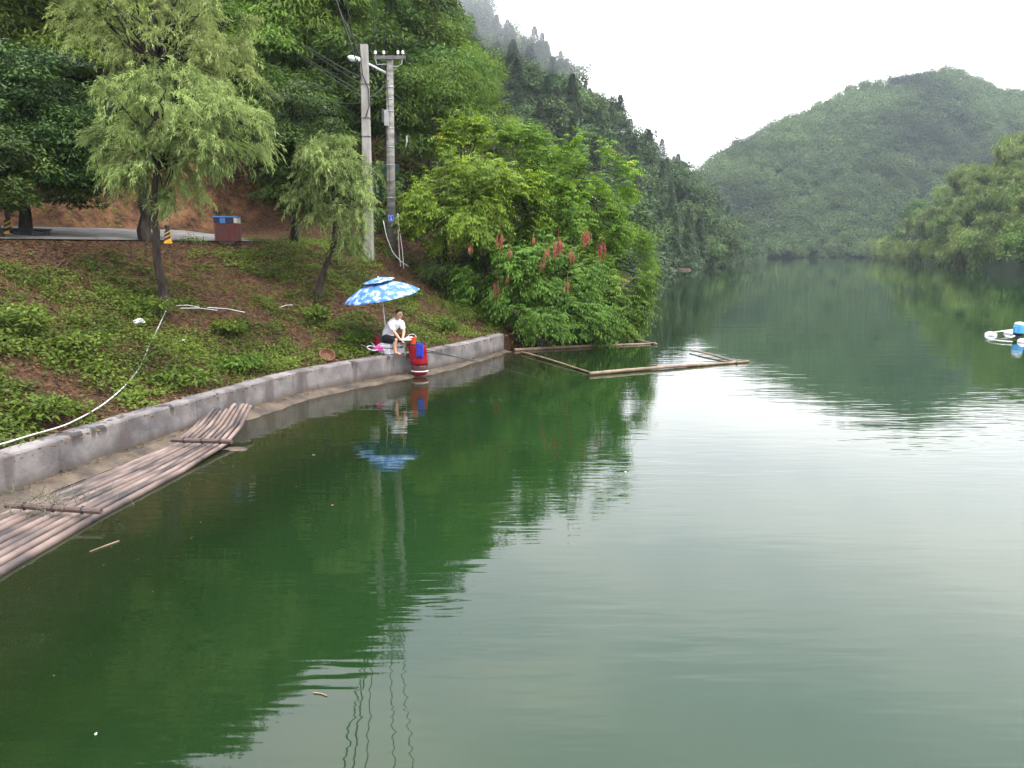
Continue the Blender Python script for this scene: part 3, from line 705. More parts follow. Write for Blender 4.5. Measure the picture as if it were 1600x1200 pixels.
for p in cand:
    pl = vnoise(p[0] * .06 + 9, p[1] * .06) > -.28
    if pl and n1 < 280:
        o = PP.get(int(g.integers(3))); n1 += 1; tag(o, 'drooping bamboo clump on the right shore, ' + zone_d(p), 'bamboo', 'bamboo clumps on the right shore')
    elif not pl and n2 < 200:
        o = PD.get(int(g.integers(2))); n2 += 1; tag(o, 'rounded broadleaf tree on the right shore, ' + zone_d(p), 'tree', 'broadleaf trees on the right shore')
    else: rest.append(p); continue
    s = g.uniform(.8, 1.3); o.location = (p[0], p[1], p[2] - 1.2); o.rotation_euler = (0, 0, g.uniform(0, 6.28)); o.scale = (s, s, s)
if rest: mass('slope_thicket', rest, 40, .5, L['plume'], 9, 3, 3, 2.4)

# ------------------------------------------------------------------ near trees
def A(*p): return np.array(p, float)
def shoots(lv, mb, g, c, outd, n_s, ls, nleaf, ll, lw, droop=1.0, tb=None):
    """a spray of drooping willow shoots from point c"""
    tb = g.random() if tb is None else tb
    for _ in range(n_s):
        d = unit(outd * .8 + g.normal(size=3) * .65 + A(0, 0, .35)); L_ = ls * g.uniform(.55, 1.25)
        t = np.linspace(0, 1, 7)[:, None]
        p = c + g.normal(size=3) * .08 + d * L_ * t * (1 - .25 * t) + A(0, 0, -1) * L_ * droop * .75 * t ** 2
        n = nleaf; k = (np.arange(n) + g.random(n)) / n; P = np.stack([np.interp(k, t[:, 0], p[:, q]) for q in range(3)], 1)
        T = unit(np.stack([np.interp(k, t[:, 0], np.gradient(p[:, q])) for q in range(3)], 1))
        side = g.normal(size=(n, 3)); D = T * .8 + unit(side - (side * T).sum(1, keepdims=True) * T) * .65 + [0, 0, -.35]
        N = g.normal(size=(n, 3)) * .5 + [0, 0, .8]
        lv.add(P, D, N, ll * g.uniform(.7, 1.25, n), lw * g.uniform(.8, 1.2, n), np.clip(.55 * tb + .45 * g.random(n) + .15 * (k - .5), 0, 1))
        if mb is not None and g.random() < .5: mb.tube(p, np.linspace(.006, .002, 7), 3, cap=False)
def willow(name, seed, base, trunk, tr, boughs, label, n_s=12, ls=.5, nleaf=20, ll=.13, lw=.018, leafm='willow', cat='tree', droop=.6, sub=3):
    """trunk: polyline (world), boughs: list of (crown centre, rx, ry, rz, count)"""
    g = np.random.default_rng(seed); t = empty(name, tuple(base), label, cat)
    b = np.array(base); tp = np.array(trunk) - b; mb = MB(); rad = np.linspace(tr, tr * .45, len(tp)); rad[0] *= 1.3
    k = np.linspace(0, len(tp) - 1, len(tp) * 3); q = np.stack([np.interp(k, range(len(tp)), tp[:, i]) for i in range(3)], 1); q[1:-1] += g.normal(size=(len(q) - 2, 3)) * tr * .12
    mb.tube(q, np.interp(k, range(len(tp)), rad), 10); lv = Leaves(); top = tp[-1]
    for (c, rx, ry, rz, cnt) in boughs:
        c = np.array(c) - b
        for i in range(cnt):
            d = rnd_dirs(g, 1)[0]; e = c + d * A(rx, ry, rz) * (.35 + .6 * g.random() ** .6)
            st = tp[-1] if g.random() < .6 else tp[-2] + (tp[-1] - tp[-2]) * g.random()
            pth = limb_path(st, e, g, 7, .05); 
            if i % sub == 0: mb.tube(pth, np.linspace(tr * .32, .006, 7), 5, cap=False)
            shoots(lv, mb if i % 4 == 0 else None, g, e, d * A(1, 1, .4), n_s, ls, nleaf, ll, lw, droop)
    mb.build('trunk', M['bark_dark'], t, smooth=True); lv.build('crown', L[leafm], t); return t

# willow on the slope (front left)
b1 = hit(259, 489); Y1 = b1[1]
willow('willow_tree', 101, b1, [b1 - A(0, 0, .2), at_y(251, 440, Y1), at_y(245, 385, Y1), at_y(240, 318, Y1), at_y(244, 270, Y1), at_y(262, 215, Y1)], .105,
       [(at_y(265, 170, Y1), 1.55, 1.3, .85, 62), (at_y(340, 205, Y1), 1.05, 1.1, .8, 34), (at_y(190, 225, Y1 - .1), .75, .9, .75, 22), (at_y(260, 262, Y1), 1.3, 1.1, .42, 26), (at_y(285, 310, Y1 + .3), .45, .5, .3, 7)],
       'feathery pale willow with a slim crooked trunk growing halfway up the bank slope')
# tall willow at the road edge behind it
b2 = hit(226, 377); Y2 = b2[1]
willow('willow_tree', 102, b2, [b2 - A(0, 0, .2), at_y(226, 340, Y2), at_y(222, 290, Y2), at_y(232, 200, Y2), at_y(245, 110, Y2)], .17,
       [(at_y(235, 60, Y2), 1.9, 1.6, 1.1, 46), (at_y(330, 60, Y2), 1.2, 1.2, 1.2, 30), (at_y(180, 20, Y2), 1.3, 1.2, .9, 24), (at_y(250, -60, Y2), 1.8, 1.4, 1.0, 30), (at_y(360, 120, Y2), .8, .8, .6, 12)],
       'tall loose willow at the road edge rising behind the slim slope willow', n_s=12, ls=.6, nleaf=20, ll=.125, lw=.02)
# small leaning willow by the pole
b3 = hit(494, 466); Y3 = b3[1]
willow('willow_tree', 103, b3, [b3 - A(0, 0, .2), at_y(502, 435, Y3), at_y(513, 402, Y3), at_y(521, 385, Y3), at_y(524, 352, Y3), at_y(520, 310, Y3)], .10,
       [(at_y(515, 258, Y3), .80, .8, .72, 48), (at_y(485, 318, Y3), .55, .6, .62, 22), (at_y(548, 312, Y3 - .2), .50, .6, .72, 20), (at_y(582, 275, Y3 + .4), .26, .5, .55, 7), (at_y(547, 375, Y3), .28, .4, .25, 6)],
       'small pale willow leaning right with a forked dark trunk beside the left utility pole', n_s=11, ls=.5, nleaf=20, ll=.13, lw=.019)
def from_px(name, seed, base_px, rect, Y, label, n_puff, n_leaf, leafm, cat='tree', base=None, yscale=1.0, **k):
    base = np.array(base if base is not None else hit(*base_px)); x0, y0, x1, y1 = rect
    c = at_y((x0 + x1) / 2, (y0 + y1) / 2, Y); rx = (x1 - x0) / 2 * Y / FPX; rz = (y1 - y0) / 2 * Y / FPX
    g = np.random.default_rng(seed); base = base.copy()
    a = dict(ll=.12, lw=.05, pr=.42, trunk_r=.13, barkm=M['bark_dark']); a.update(k)
    t = tree_meshes(name, g, rx * .97, rx * yscale, rz, c[2] - base[2], n_puff, n_leaf, leafm=L[leafm], lean=(c[0] - base[0], c[1] - base[1]), **a)
    t.location = tuple(base); tag(t, label, cat); return t
from_px('evergreen_tree', 201, (39, 366), (-75, 40, 170, 330), 20.5, 'dense dark evergreen whose trunk rises from a dark stone planter by the road', 150, 330, 'dark', ll=.115, lw=.048, pr=.5, trunk_r=.15, lobes=7, bottom=-.95)
from_px('evergreen_tree', 202, (0, 366), (-160, 180, 70, 330), 18.5, 'low leafy evergreen cut by the left edge behind the striped bollard', 60, 300, 'dark', base=hit(-2, 372), ll=.12, lw=.05, pr=.42, trunk_r=.16, bottom=-.95)
from_px('leafy_tree', 203, (0, 0), (-130, -90, 190, 200), 27, 'lighter green leafy tree rising above the dark evergreen in the upper left corner', 110, 330, 'hill_light', base=(-19, 28, 6), ll=.2, lw=.07, pr=.8, trunk_r=.2, bottom=-.9, droop=.5)
from_px('round_tree', 204, (457, 379), (392, 132, 538, 335), 22.5, 'dark dome-shaped tree with fine dense leaves standing between the two pale willows', 110, 420, 'dark', ll=.075, lw=.036, pr=.36, trunk_r=.14, lobes=3, hollow=.65, bottom=-.95, droop=.2)
from_px('leafy_tree', 205, (0, 0), (360, -100, 620, 130), 34, 'broad leafy tree at the foot of the hill above the dome-shaped tree', 90, 330, 'hill', base=(-11.5, 35, 8.5), ll=.24, lw=.07, pr=.9, trunk_r=.2, droop=.6)

# bright tree group overhanging the water
def fronds(lv, g, P, outd, n, fl=.42, nl=9, ll=.15, lw=.05, tb=.5, droop=.8):
    for _ in range(n):
        d = unit(outd + g.normal(size=3) * .55); L_ = fl * g.uniform(.7, 1.3); t = np.repeat(np.linspace(.15, 1, (nl + 1) // 2), 2)[:nl]
        c = P + g.normal(size=3) * .16; pos = c + d * L_ * t[:, None] + A(0, 0, -1) * (L_ * droop * .6 * t ** 2)[:, None]
        T = unit(d - A(0, 0, 1) * droop * 1.2 * t[:, None]); s = unit(np.cross(d, A(0, 0, 1)) + 1e-6); sg = np.where(np.arange(nl) % 2, 1, -1)[:, None]
        D = T * .55 + s * sg * .8 + A(0, 0, -.45); D[-1] = T[-1]
        N = A(0, 0, 1) + g.normal(size=(nl, 3)) * .3 + d * .4
        lv.add(pos, D, N, ll * g.uniform(.75, 1.2, nl), lw * g.uniform(.8, 1.2, nl), np.clip(.5 * tb + .42 * g.random(nl) + .04 + (.3 if g.random() < .010 else 0), 0, 1))
def bright_tree(seed, base, rect, Y, label, n_puff, per, leafm='walnut', depth=1.0, name='bank_tree', tips=(), **k):
    g = np.random.default_rng(seed); x0, y0, x1, y1 = rect; base = np.array(base, float)
    c = at_y((x0 + x1) / 2, (y0 + y1) / 2, Y); rx = (x1 - x0) / 2 * Y / FPX; rz = (y1 - y0) / 2 * Y / FPX
    t = empty(name, tuple(base), label, 'tree'); C = puffs_in(g, n_puff, rx * .95, rx * depth, rz * .95, 0, 7, .35, -.9) + (c - base); lv = Leaves(); mb = MB()
    for p_ in tips: C = np.vstack([C, np.array(p_) - base + g.normal(size=(5, 3)) * .12])
    cc = c - base; top = cc + A(0, 0, rz * .3); tp = limb_path((0, 0, -.3), top, g, 8, .04); mb.tube(tp, np.linspace(.12, .035, 8), 8)
    for i, p in enumerate(C):
        o = unit(p - cc + A(0, 0, .35 * rz)); o[2] = o[2] * .7 + .1; tb = g.random()
        if i % 2 == 0 or i >= n_puff: mb.tube(limb_path(tp[int(g.integers(3, 7))], p, g, 6, .05), np.linspace(.03, .007, 6), 4, cap=False)
        fronds(lv, g, p, o, per, tb=tb, **k)
    mb.build('trunk', M['bark_dark'], t, smooth=True); lv.build('crown', L[leafm], t); return t
def gb(x, y): return (x, y, hgt(x, y))
bright_tree(301, gb(-2.6, 29.0), (628, 205, 850, 400), 28.3, 'bright yellow-green tree with drooping leaflets just right of the utility poles', 100, 30, tips=[at_y(745, 200, 28), at_y(700, 215, 28), at_y(665, 320, 26.5), at_y(650, 340, 26.5), at_y(720, 345, 26.6)])
bright_tree(302, gb(-.2, 31.0), (770, 200, 985, 430), 29.8, 'bright yellow-green tree forming the rounded top of the clump over the water', 125, 30, tips=[at_y(830, 215, 29), at_y(800, 215, 29), at_y(955, 330, 29.5), at_y(965, 360, 29.5)])
bright_tree(303, gb(.3, 27.6), (700, 355, 950, 500), 26.8, 'mid green shrubby tree hung with red-brown seed clusters low on the bank', 80, 30, leafm='shrub', ll=.16, lw=.055)
bright_tree(304, gb(1.6, 29.6), (840, 380, 985, 525), 28.2, 'dense green shrubby tree leaning out over the water at the right end of the bank', 90, 32, leafm='shrub', ll=.13, lw=.045, tips=[at_y(990, 500, 28), at_y(980, 515, 27.6), at_y(1000, 450, 28.4), at_y(995, 475, 28.2)])
bright_tree(305, gb(.6, 26.9), (765, 445, 955, 535), 26.3, 'low dark green shrub spilling over the water behind the floating poles', 60, 30, leafm='shrub', ll=.13, lw=.045, name='bank_shrub', tips=[at_y(930, 520, 26)])
bright_tree(306, gb(-2.4, 27.8), (640, 375, 790, 490), 28.2, 'dark shady shrub between the right utility pole and the seed-hung tree', 60, 30, leafm='dark', name='bank_shrub', ll=.13, lw=.045)
bright_tree(307, gb(2.2, 31.6), (910, 330, 992, 480), 30.6, 'feathery light green tree at the outer tip of the bank clump', 60, 26, leafm='walnut', ll=.11, lw=.03, depth=1.3, tips=[at_y(1000, 395, 30.2), at_y(1008, 418, 30.2), at_y(1000, 375, 30.2)])
bright_tree(308, gb(-4.6, 30.5), (560, 225, 700, 400), 31.0, 'plain green leafy tree behind the two utility poles', 60, 30, leafm='hill', ll=.14, lw=.05)

# red-brown seed clusters hanging in the tree
seed_px = [(780, 375, 10, 26), (797, 395, 6, 14), (735, 388, 6, 14), (848, 412, 8, 16), (872, 385, 14, 32), (893, 400, 9, 18), (917, 370, 14, 22), (940, 390, 11, 28), (776, 452, 9, 26), (793, 436, 5, 16), (886, 445, 7, 18), (833, 375, 6, 12), (855, 395, 8, 20)]
g = np.random.default_rng(61)
for i, (px, py, rw, rh) in enumerate(seed_px):
    Y = 25.0 + .3 * g.random(); c = at_y(px, py, Y); s = Y / FPX; lv = MB()
    rw *= .75; rh *= .8
    for _ in range(int(rw * 2.4)):
        x = g.uniform(-rw, rw) * s * .7; y = g.uniform(-rw, rw) * s * .7; l0 = rh * s * g.uniform(.35, 1.0); z0 = rh * s * g.uniform(-.1, .55)
        lv.tube([(x * .5, y * .5, z0), (x * 1.1, y, z0 - l0 * .45), (x * .9 + .02 * g.normal(), y * 1.05, z0 - l0)], [.006, .015, .005], 4)
    lv.tube([(0, 0, rh * s * .4), (.02, .15, rh * s * 1.1)], .005, 4)
    o = lv.build('seed_cluster', M['seed'] if i in (6, 7, 4, 8, 0) else M['seed_orange'], loc=tuple(c))
    lb = ['orange-red seed cluster at the upper left of the seed-hung tree', 'small brown tassel just right of the upper left red cluster', 'faded brown tassel at the far left of the seed-hung tree', 'short brown tassel below the middle of the seed-hung tree crown',
          'large red-brown seed cluster near the middle of the seed-hung tree', 'pale brown tassel right of the large middle cluster', 'wide deep red seed cluster high on the right of the tree', 'darkest crimson seed cluster, furthest right in the tree',
          'long rusty seed cluster lowest on the left near the bare twigs', 'thin brown tassel beside the lowest rusty cluster', 'lone rusty tassel low on the right of the shrub', 'tiny brown tassel high in the middle of the tree', 'orange-brown tassel left of the large middle cluster'][i]
    tag(o, lb, 'seed cluster', 'seed clusters hanging in the bank tree')
# bare twigs dipping to the water under the trees
for k, (pl, lb) in enumerate([([(775, 475, 26), (808, 490, 25.6), (822, 515, 25.3), (824, 540, 25.2)], 'bare grey twig curving down to the left end of the floating pole'), ([(768, 472, 26), (810, 488, 25.6), (850, 495, 25.2)], 'bare straight twig reaching right above the water'), ([(820, 508, 25.4), (836, 520, 25.2), (850, 532, 25.1)], 'short bare twig slanting down beside the curved one')]):
    mb = MB(); p = [at_y(*q) for q in pl]; mb.tube(p, np.linspace(.012, .004, len(p)), 5); tag(mb.build('bare_twig', M['twig']), lb, 'twig', 'bare twigs over the water')

# ------------------------------------------------------------------ bank plants and litter
def clear_of(x, y):
    ok = np.ones(x.shape, bool)
    for px, py, rr in ((582, 541, .42), (597, 545, .45), (511, 562, .38), (622, 548, .4), (15, 368, .5), (263, 381, .5), (357, 381, .9), (36, 372, .7)):
        c = hit(px, py); ok &= np.hypot(x - c[0], y - c[1]) > rr
    return ok
def bank_cover():
    g = np.random.default_rng(91); n = 60000
    x = g.uniform(-17, 1.5, n); y = g.uniform(6, 29, n); h, d, lf = land(x, y)
    dens = -.13 * sm(2.2, 4.8, d) + .6 * fbm(x * .55 + 3, y * .55, 3) + .7 * fbm(x * 1.9 + 30, y * 1.9, 3) + .08 * g.normal(size=n) + .12 * np.exp(-((d - 1.8) / 1.6) ** 2) + .10 * (x < -7.5)
    k = lf & (d > .40) & (d < 5.9 + 1.2 * (y > 21)) & (dens > .015) & (d < 5.35 + 3 * (y > 22)) & clear_of(x, y) 
    x, y, h, dens, d = x[k], y[k], h[k], dens[k], d[k]; n = len(x); m = 13
    pt = np.clip(.5 + fbm(x * .8, y * .8 + 40, 2) * 1.1, 0, 1)
    sz = g.uniform(.035, .078, n) * (1 + .25 * (y < 14)); hh = g.uniform(.02, .15, n) * np.clip(dens * 6, .3, 1.5)
    r = g.random((n, m)) ** .5 * .17; a = g.uniform(0, 6.283, (n, m)); P = np.stack([x[:, None] + r * np.cos(a), y[:, None] + r * np.sin(a), h[:, None] + hh[:, None] * g.uniform(.3, 1.1, (n, m)) + .01], -1)
    D = np.stack([np.cos(a), np.sin(a), g.uniform(-.55, .35, (n, m))], -1) + g.normal(size=(n, m, 3)) * .3; N = g.normal(size=(n, m, 3)) * .38 + [.1, -.15, 1]
    lv = Leaves(); tint = np.clip(.55 * pt[:, None] + .42 * g.random((n, m)), 0, 1)
    s2 = sz[:, None] * g.uniform(.6, 1.3, (n, m)); lv.add(P.reshape(-1, 3), D.reshape(-1, 3), N.reshape(-1, 3), s2.ravel(), (s2 * .6).ravel(), tint.ravel())
    m_ = 9000; x = g.uniform(-17, 1.5, m_); y = g.uniform(6, 29, m_); h, d, lf = land(x, y); k = lf & (d > .4) & (d < 5.5) & (fbm(x * .9 + 70, y * .9, 2) > .02) & clear_of(x, y); x, y, h = x[k], y[k], h[k]; n = len(x); m = 6
    P = np.stack([np.repeat(x, m), np.repeat(y, m), np.repeat(h, m)], 1) + g.normal(size=(n * m, 3)) * [.02, .02, 0]
    lv.add(P, np.column_stack([g.normal(size=(n * m, 2)) * .45, np.ones(n * m)]), g.normal(size=(n * m, 3)), g.uniform(.10, .26, n * m), g.uniform(.006, .012, n * m), g.uniform(.3, .95, n * m))
    lv.build('ground_cover', L['cover'])['kind'] = 'stuff'; print('cover', n)
    n = 170000; x = g.uniform(-17, 1.5, n); y = g.uniform(6, 29, n); h, d, lf = land(x, y); k = lf & (d > .15) & (d < 6.4); x, y, h, d = x[k], y[k], h[k], d[k]; n = len(x)
    k = (d > .4) | (g.random(n) < .25); x, y, h, d = x[k], y[k], h[k], d[k]; n = len(x); h = np.where(d < .4, WT + .008, h + .004)
    lv = Leaves(); a = g.uniform(0, 6.283, n); lv.add(np.column_stack([x, y, h + g.random(n) * .02]), np.column_stack([np.cos(a), np.sin(a), g.uniform(-.2, .35, n)]), g.normal(size=(n, 3)) * .35 + [0, 0, 1], g.uniform(.04, .10, n), g.uniform(.015, .04, n), g.random(n))
    m_ = 9000; x = g.uniform(-17, 1.5, m_); y = g.uniform(6, 29, m_); h, d, lf = land(x, y); k = lf & (d > .45) & (d < 6); x, y, h = x[k], y[k], h[k]; n = len(x)
    lv.add(np.column_stack([x, y, h + .01]), np.column_stack([g.normal(size=(n, 2)) * .8, g.uniform(.05, .9, n)]), g.normal(size=(n, 3)), g.uniform(.12, .38, n), g.uniform(.006, .014, n), g.uniform(.5, 1, n))
    q, _ = offset_line(WALL, -.10, 4, 24.6, .02); q = q[g.random(len(q)) < .55] + g.normal(size=(0 + 1, 2)) * 0; q = q + g.normal(size=q.shape) * .07; n = len(q); q = np.column_stack([q, .085 + .03 * g.random(n)])
    lv.add(q, np.column_stack([g.normal(size=(n, 2)), g.uniform(-.1, .3, n)]), g.normal(size=(n, 3)) * .4 + [0, 0, 1], g.uniform(.03, .11, n), g.uniform(.012, .03, n), g.random(n))
    lv.build('leaf_litter', M['litter'])['kind'] = 'stuff'
bank_cover()
# bushes that stand out from the ground cover
def bush(px, py, rr, rh, label, seed, m='cover', ll=.11, n=14):
    b = hit(px, py); g = np.random.default_rng(seed); t = empty('leafy_shrub', tuple(b), label, 'shrub', 'shrubs on the bank'); lv = Leaves(); mb = MB()
    for i in range(n):
        a = g.uniform(0, 6.283); c = A(math.cos(a) * rr * g.random() ** .5, math.sin(a) * rr * g.random() ** .5, rh * g.uniform(.3, 1)); mb.tube([(0, 0, -.05), c * .5 + A(0, 0, .03), c], [.008, .006, .003], 4)
        P, D, N, l_, w_ = puff_leaves(g, c, rr * .5, 42, ll, ll * .45, .2, .6); lv.add(P, D, N, l_, w_, .4 * g.random() + .5 * g.random(42) + .08)
    mb.build('stem', M['bark'], t); lv.build('foliage', L[m], t)
for i, a in enumerate([(130, 560, .45, .35, 'bright green shrub clump in the middle of the left bank'), (60, 660, .35, .3, 'fresh green shrub near the wall at the far left'), (375, 580, .4, .3, 'leafy green shrub just above the wall left of the basket'), (235, 495, .4, .35, 'green shrub at the foot of the slim slope willow'),
                       (700, 515, .3, .3, 'broad-leaved shrub on the bank right of the seated angler'), (560, 540, .35, .3, 'low shrub in the shade left of the red bag'), (637, 465, .3, .25, 'green tuft directly behind the right rim of the umbrella'), (30, 520, .5, .4, 'large leafy shrub at the left edge of the bank'), (490, 500, .35, .25, 'leafy shrub left of the umbrella on the slope'), (355, 525, .3, .25, 'green shrub in the middle of the bank beside the pale sticks'), (290, 605, .4, .3, 'wide green shrub close above the wall beside the long white pipe')]):
    bush(*a, seed=500 + i)
# weeds along the foot of the cut bank
g = np.random.default_rng(97); lv = Leaves(); n = 9000
x = g.uniform(-24, -3, n); y = g.uniform(14, 34, n); h, d, lf = land(x, y); k = lf & (d > 10.6) & (d < 13.5) & (fbm(x * .7, y * .7) > -.04 - .12 * (d - 11.5)) ; x, y, h = x[k], y[k], h[k]; n = len(x)
m = 8; P = np.stack([np.repeat(x, m), np.repeat(y, m), np.repeat(h, m)], 1) + g.normal(size=(n * m, 3)) * .12; lv.add(P, g.normal(size=(n * m, 3)) + [0, 0, -.3], g.normal(size=(n * m, 3)) * .5 + [0, 0, .8], g.uniform(.1, .22, n * m), g.uniform(.02, .05, n * m), g.random(n * m)); lv.build('cut_bank_weeds', L['shrub'])['kind'] = 'stuff'

# ------------------------------------------------------------------ utility poles
def at_xy(px, Y, z): d = ray(px, 400); return A(d[0] / d[1] * Y, Y, z)
def utility_poles():
    # left pole: square tapered concrete
    b = hit(577, 404); Y = b[1]; top = at_y(569, 70, Y); t = empty('utility_pole', tuple(b), 'plain square tapered concrete pole, the left of the two, with no crossarm', 'pole'); H = top[2] - b[2]
    mb = MB(); r0, r1 = .155, .115; dx = top[0] - b[0]
    def sq(z, r_): k = z / H; return [(dx * k + a * r_, c * r_, z) for a, c in ((-1, -.8), (-.8, -1), (.8, -1), (1, -.8), (1, .8), (.8, 1), (-.8, 1), (-1, .8))]
    zs = [-.4, H * .5, H]; vs = sum([sq(z, r0 + (r1 - r0) * max(z, 0) / H) for z in zs], []); fs = []
    for i in range(2):
        for k in range(8): fs.append((i * 8 + k, i * 8 + (k + 1) % 8, i * 8 + 8 + (k + 1) % 8, i * 8 + 8 + k))
    fs.append(tuple(range(16, 24))); mb.add(vs, fs); mb.build('shaft', M['concrete'], t)
    for k in (.82, .665, .58):
        mb = MB(); z = H * k; r_ = r0 + (r1 - r0) * k + .008; mb.tube([(dx * k - r_, -r_, z), (dx * k + r_, -r_, z), (dx * k + r_, r_, z), (dx * k - r_, r_, z)], .012, 5, closed=True); mb.build('clamp_band', M['metal_dark'], t)
    mb = MB(); mb.tube([(dx * .95 - .12, -.13, H * .97), (dx * .9 - .05, -.15, H * .86), (dx * .88 + .12, -.14, H * .8), (dx * .85 + .14, -.13, H * .72), (dx * .82, -.16, H * .665)], .016, 6); mb.build('cable_loop', M['black_wire'], t)
    PL = (b, top)
    # right pole: round banded concrete with crossarm, lamp, boxes and sign
    b = hit(612, 408); Y = b[1] + .6; b = A(at_y(612, 408, Y)[0], Y, hgt(at_y(612, 408, Y)[0], Y)); top = at_y(609, 92, Y); H = top[2] - b[2]; dx = top[0] - b[0]
    t = empty('utility_pole', tuple(b), 'round banded concrete pole with a crossarm, lamp arm, meter boxes and blue plate', 'pole'); s = Y / FPX
    mb = MB(); mb.tube([(0, 0, -.4), (dx * .5, 0, H * .5), (dx, 0, H)], [.165, .14, .115], 16); mb.build('shaft', M['concrete_old'], t, smooth=True)
    for k in (.30, .47, .56, .655, .74, .80, .86): 
        mb = MB(); r_ = .165 - .05 * k + .008; mb.tube([(dx * k + r_ * math.cos(a * math.pi / 6), r_ * math.sin(a * math.pi / 6), H * k) for a in range(12)], .012, 5, closed=True); mb.build('clamp_band', M['metal'], t)
    c = mb = MB(); mb.box((dx + .02, -.13, H + .01), (1.05, .07, .12)); cr = mb.build('crossarm', M['arm_metal'], t, bevel=.006)
    mb = MB(); mb.tube([(dx - .46, -.15, H - .02), (dx - .42, -.15, H - .22), (dx - .05, -.15, H - .2)], .014, 6); mb.tube([(dx + .06, -.15, H - .28), (dx + .3, -.15, H - .27), (dx + .42, -.15, H - .2), (dx + .44, -.15, H - .02)], .014, 6); mb.build('brace', M['metal'], t)
    for x in (-.46, -.18, .30, .46):
        mb = MB(); mb.lathe((dx + x, -.13, H + .07), [(.012, 0), (.012, .05), (.045, .055), (.05, .085), (.03, .095), (.04, .11), (.045, .14), (.025, .16)], 12); mb.build('insulator', M['porcelain'], cr, smooth=True)
    # lamp arm, passes behind the left pole
    a0 = at_y(607, 116, Y) - b; a1 = at_y(572, 98, Y - .05) - b; a2 = at_y(562, 94, Y - .1) - b; a3 = at_y(543, 89, Y - .15) - b
    mb = MB(); mb.tube([a0, a1, a2], [.045, .038, .034], 10); lam = mb.build('lamp_arm', M['white_paint'], t, smooth=True)
    mb = MB(); ax = a3 - a2; pts = [a2 - ax * .25 + ax * k for k in (0, .08, .35, .7, 1.0, 1.2, 1.25)]; mb.tube(pts, [.03, .055, .085, .095, .08, .045, .01], 12); mb.build('lamp_head', M['white_paint'], lam, smooth=True)
    mb = MB(); mb.ball(tuple((a2 + a3) / 2 + A(0, 0, -.05)), (.14, .06, .05)); mb.build('lamp_glass', M['plastic_white'], lam, smooth=True)
    # boxes and hanging cloth
    for (x0, x1, y0, y1, n_, m_) in ((601, 607, 172, 197, 'meter_box', M['grey_box']), (597, 600, 170, 192, 'meter_box', M['metal_dark'])):
        p0 = at_y(x0, y1, Y - .12) - b; p1 = at_y(x1, y0, Y - .12) - b; mb = MB(); mb.box(tuple((p0 + p1) / 2), (p1[0] - p0[0], .14, p1[2] - p0[2])); bx = mb.build(n_, m_, t, bevel=.01)
    mb = MB(); mb.tube([at_y(603, 198, Y - .1) - b, at_y(602, 206, Y - .1) - b, at_y(605, 214, Y - .1) - b, at_y(608, 230, Y - .12) - b, at_y(609, 300, Y - .14) - b], .012, 5); mb.tube([at_y(600, 120, Y - .2) - b, at_y(597, 128, Y - .2) - b, at_y(601, 135, Y - .2) - b, at_y(607, 125, Y - .14) - b], .012, 5); mb.tube([at_y(604, 95, Y - .16) - b, at_y(604, 118, Y - .16) - b, at_y(607, 170, Y - .14) - b], .012, 5); mb.build('cable', M['black_wire'], t)
    p = at_y(611, 341, Y - .17) - b; mb = MB(); mb.box(tuple(p), (.20, .012, .24)); sg = mb.build('number_plate', M['blue_sign'], t)
    mb = MB(); mb.tube([p + A(-.085, -.010, .10), p + A(.085, -.010, .10), p + A(.085, -.010, -.10), p + A(-.085, -.010, -.10)], .004, 4, closed=True); mb.box(tuple(p + A(-.01, -.010, .05)), (.05, .006, .014)); mb.box(tuple(p + A(.01, -.010, .0)), (.014, .006, .06)); mb.box(tuple(p + A(0, -.010, -.055)), (.09, .006, .016)); mb.build('plate_marks', M['porcelain'], sg)
    return PL, (b, top)
(PLb, PLt), (PRb, PRt) = utility_poles()
def wire(p0, p1, sag, label, r_=.014, name='power_line', group='power lines'):
    p0, p1 = A(*p0), A(*p1); t = np.linspace(0, 1, 25)[:, None]; p = p0 + (p1 - p0) * t; p[:, 2] -= 4 * sag * (t * (1 - t))[:, 0]
    mb = MB(); mb.tube(p, r_, 5); return tag(mb.build(name, M['black_wire']), label, 'power line', group)
wire(PLt + A(-.1, -.1, -.4), (-2.4, -6, 10.6), .3, 'black overhead cable from the upper left pole, nearest the pole head', .022)
wire(PLt + A(-.12, -.1, -.9), (-1.2, -6, 10.2), .35, 'black overhead cable leaving the left pole just below the lamp head', .02)
wire(PLt + A(-.1, -.1, -1.1), (-.2, -6, 10.4), .3, 'thin overhead cable that lies rightmost above the left pole')
wire(PRt + A(-.46, -.13, .22), (.8, -6, 10.6), .35, 'thin overhead line from the outermost left insulator of the crossarm')
wire(PRt + A(-.18, -.13, .22), (1.7, -6, 10.6), .35, 'thin overhead line from the inner left insulator of the crossarm')
tl = at_y(430, 42, 33); 
for i, (dz, e, lb) in enumerate([(-1.15, (0, 0), 'highest of the bundled lines crossing the dark trees to the left pole'), (-1.35, (6, 2), 'second line of the bundle crossing the dark trees to the left pole'), (-1.6, (-4, 12), 'third line of the bundle crossing the dark trees to the left pole'), (-1.75, (4, 18), 'lowest line of the bundle crossing the dark trees to the left pole')]):
    wire(at_y(400 + e[0], 18 + e[1], 33), PLt + A(0, 0, dz + .1), .12, lb, .010, group='bundle of lines left of the poles')
wire(PLt + A(.1, 0, -1.15), PRt + A(-.1, -.1, -1.25), .04, 'short upper line slung between the two poles', .010, group='short lines between the poles')
wire(PLt + A(.1, 0, -1.6), PRt + A(-.12, -.1, -.8), .05, 'short lower line slung between the two poles', .010, group='short lines between the poles')
wire(at_y(500, 155, 28), PLt + A(0, 0, -1.75), .08, 'pale insulated service cable slanting up to the left pole', .014)
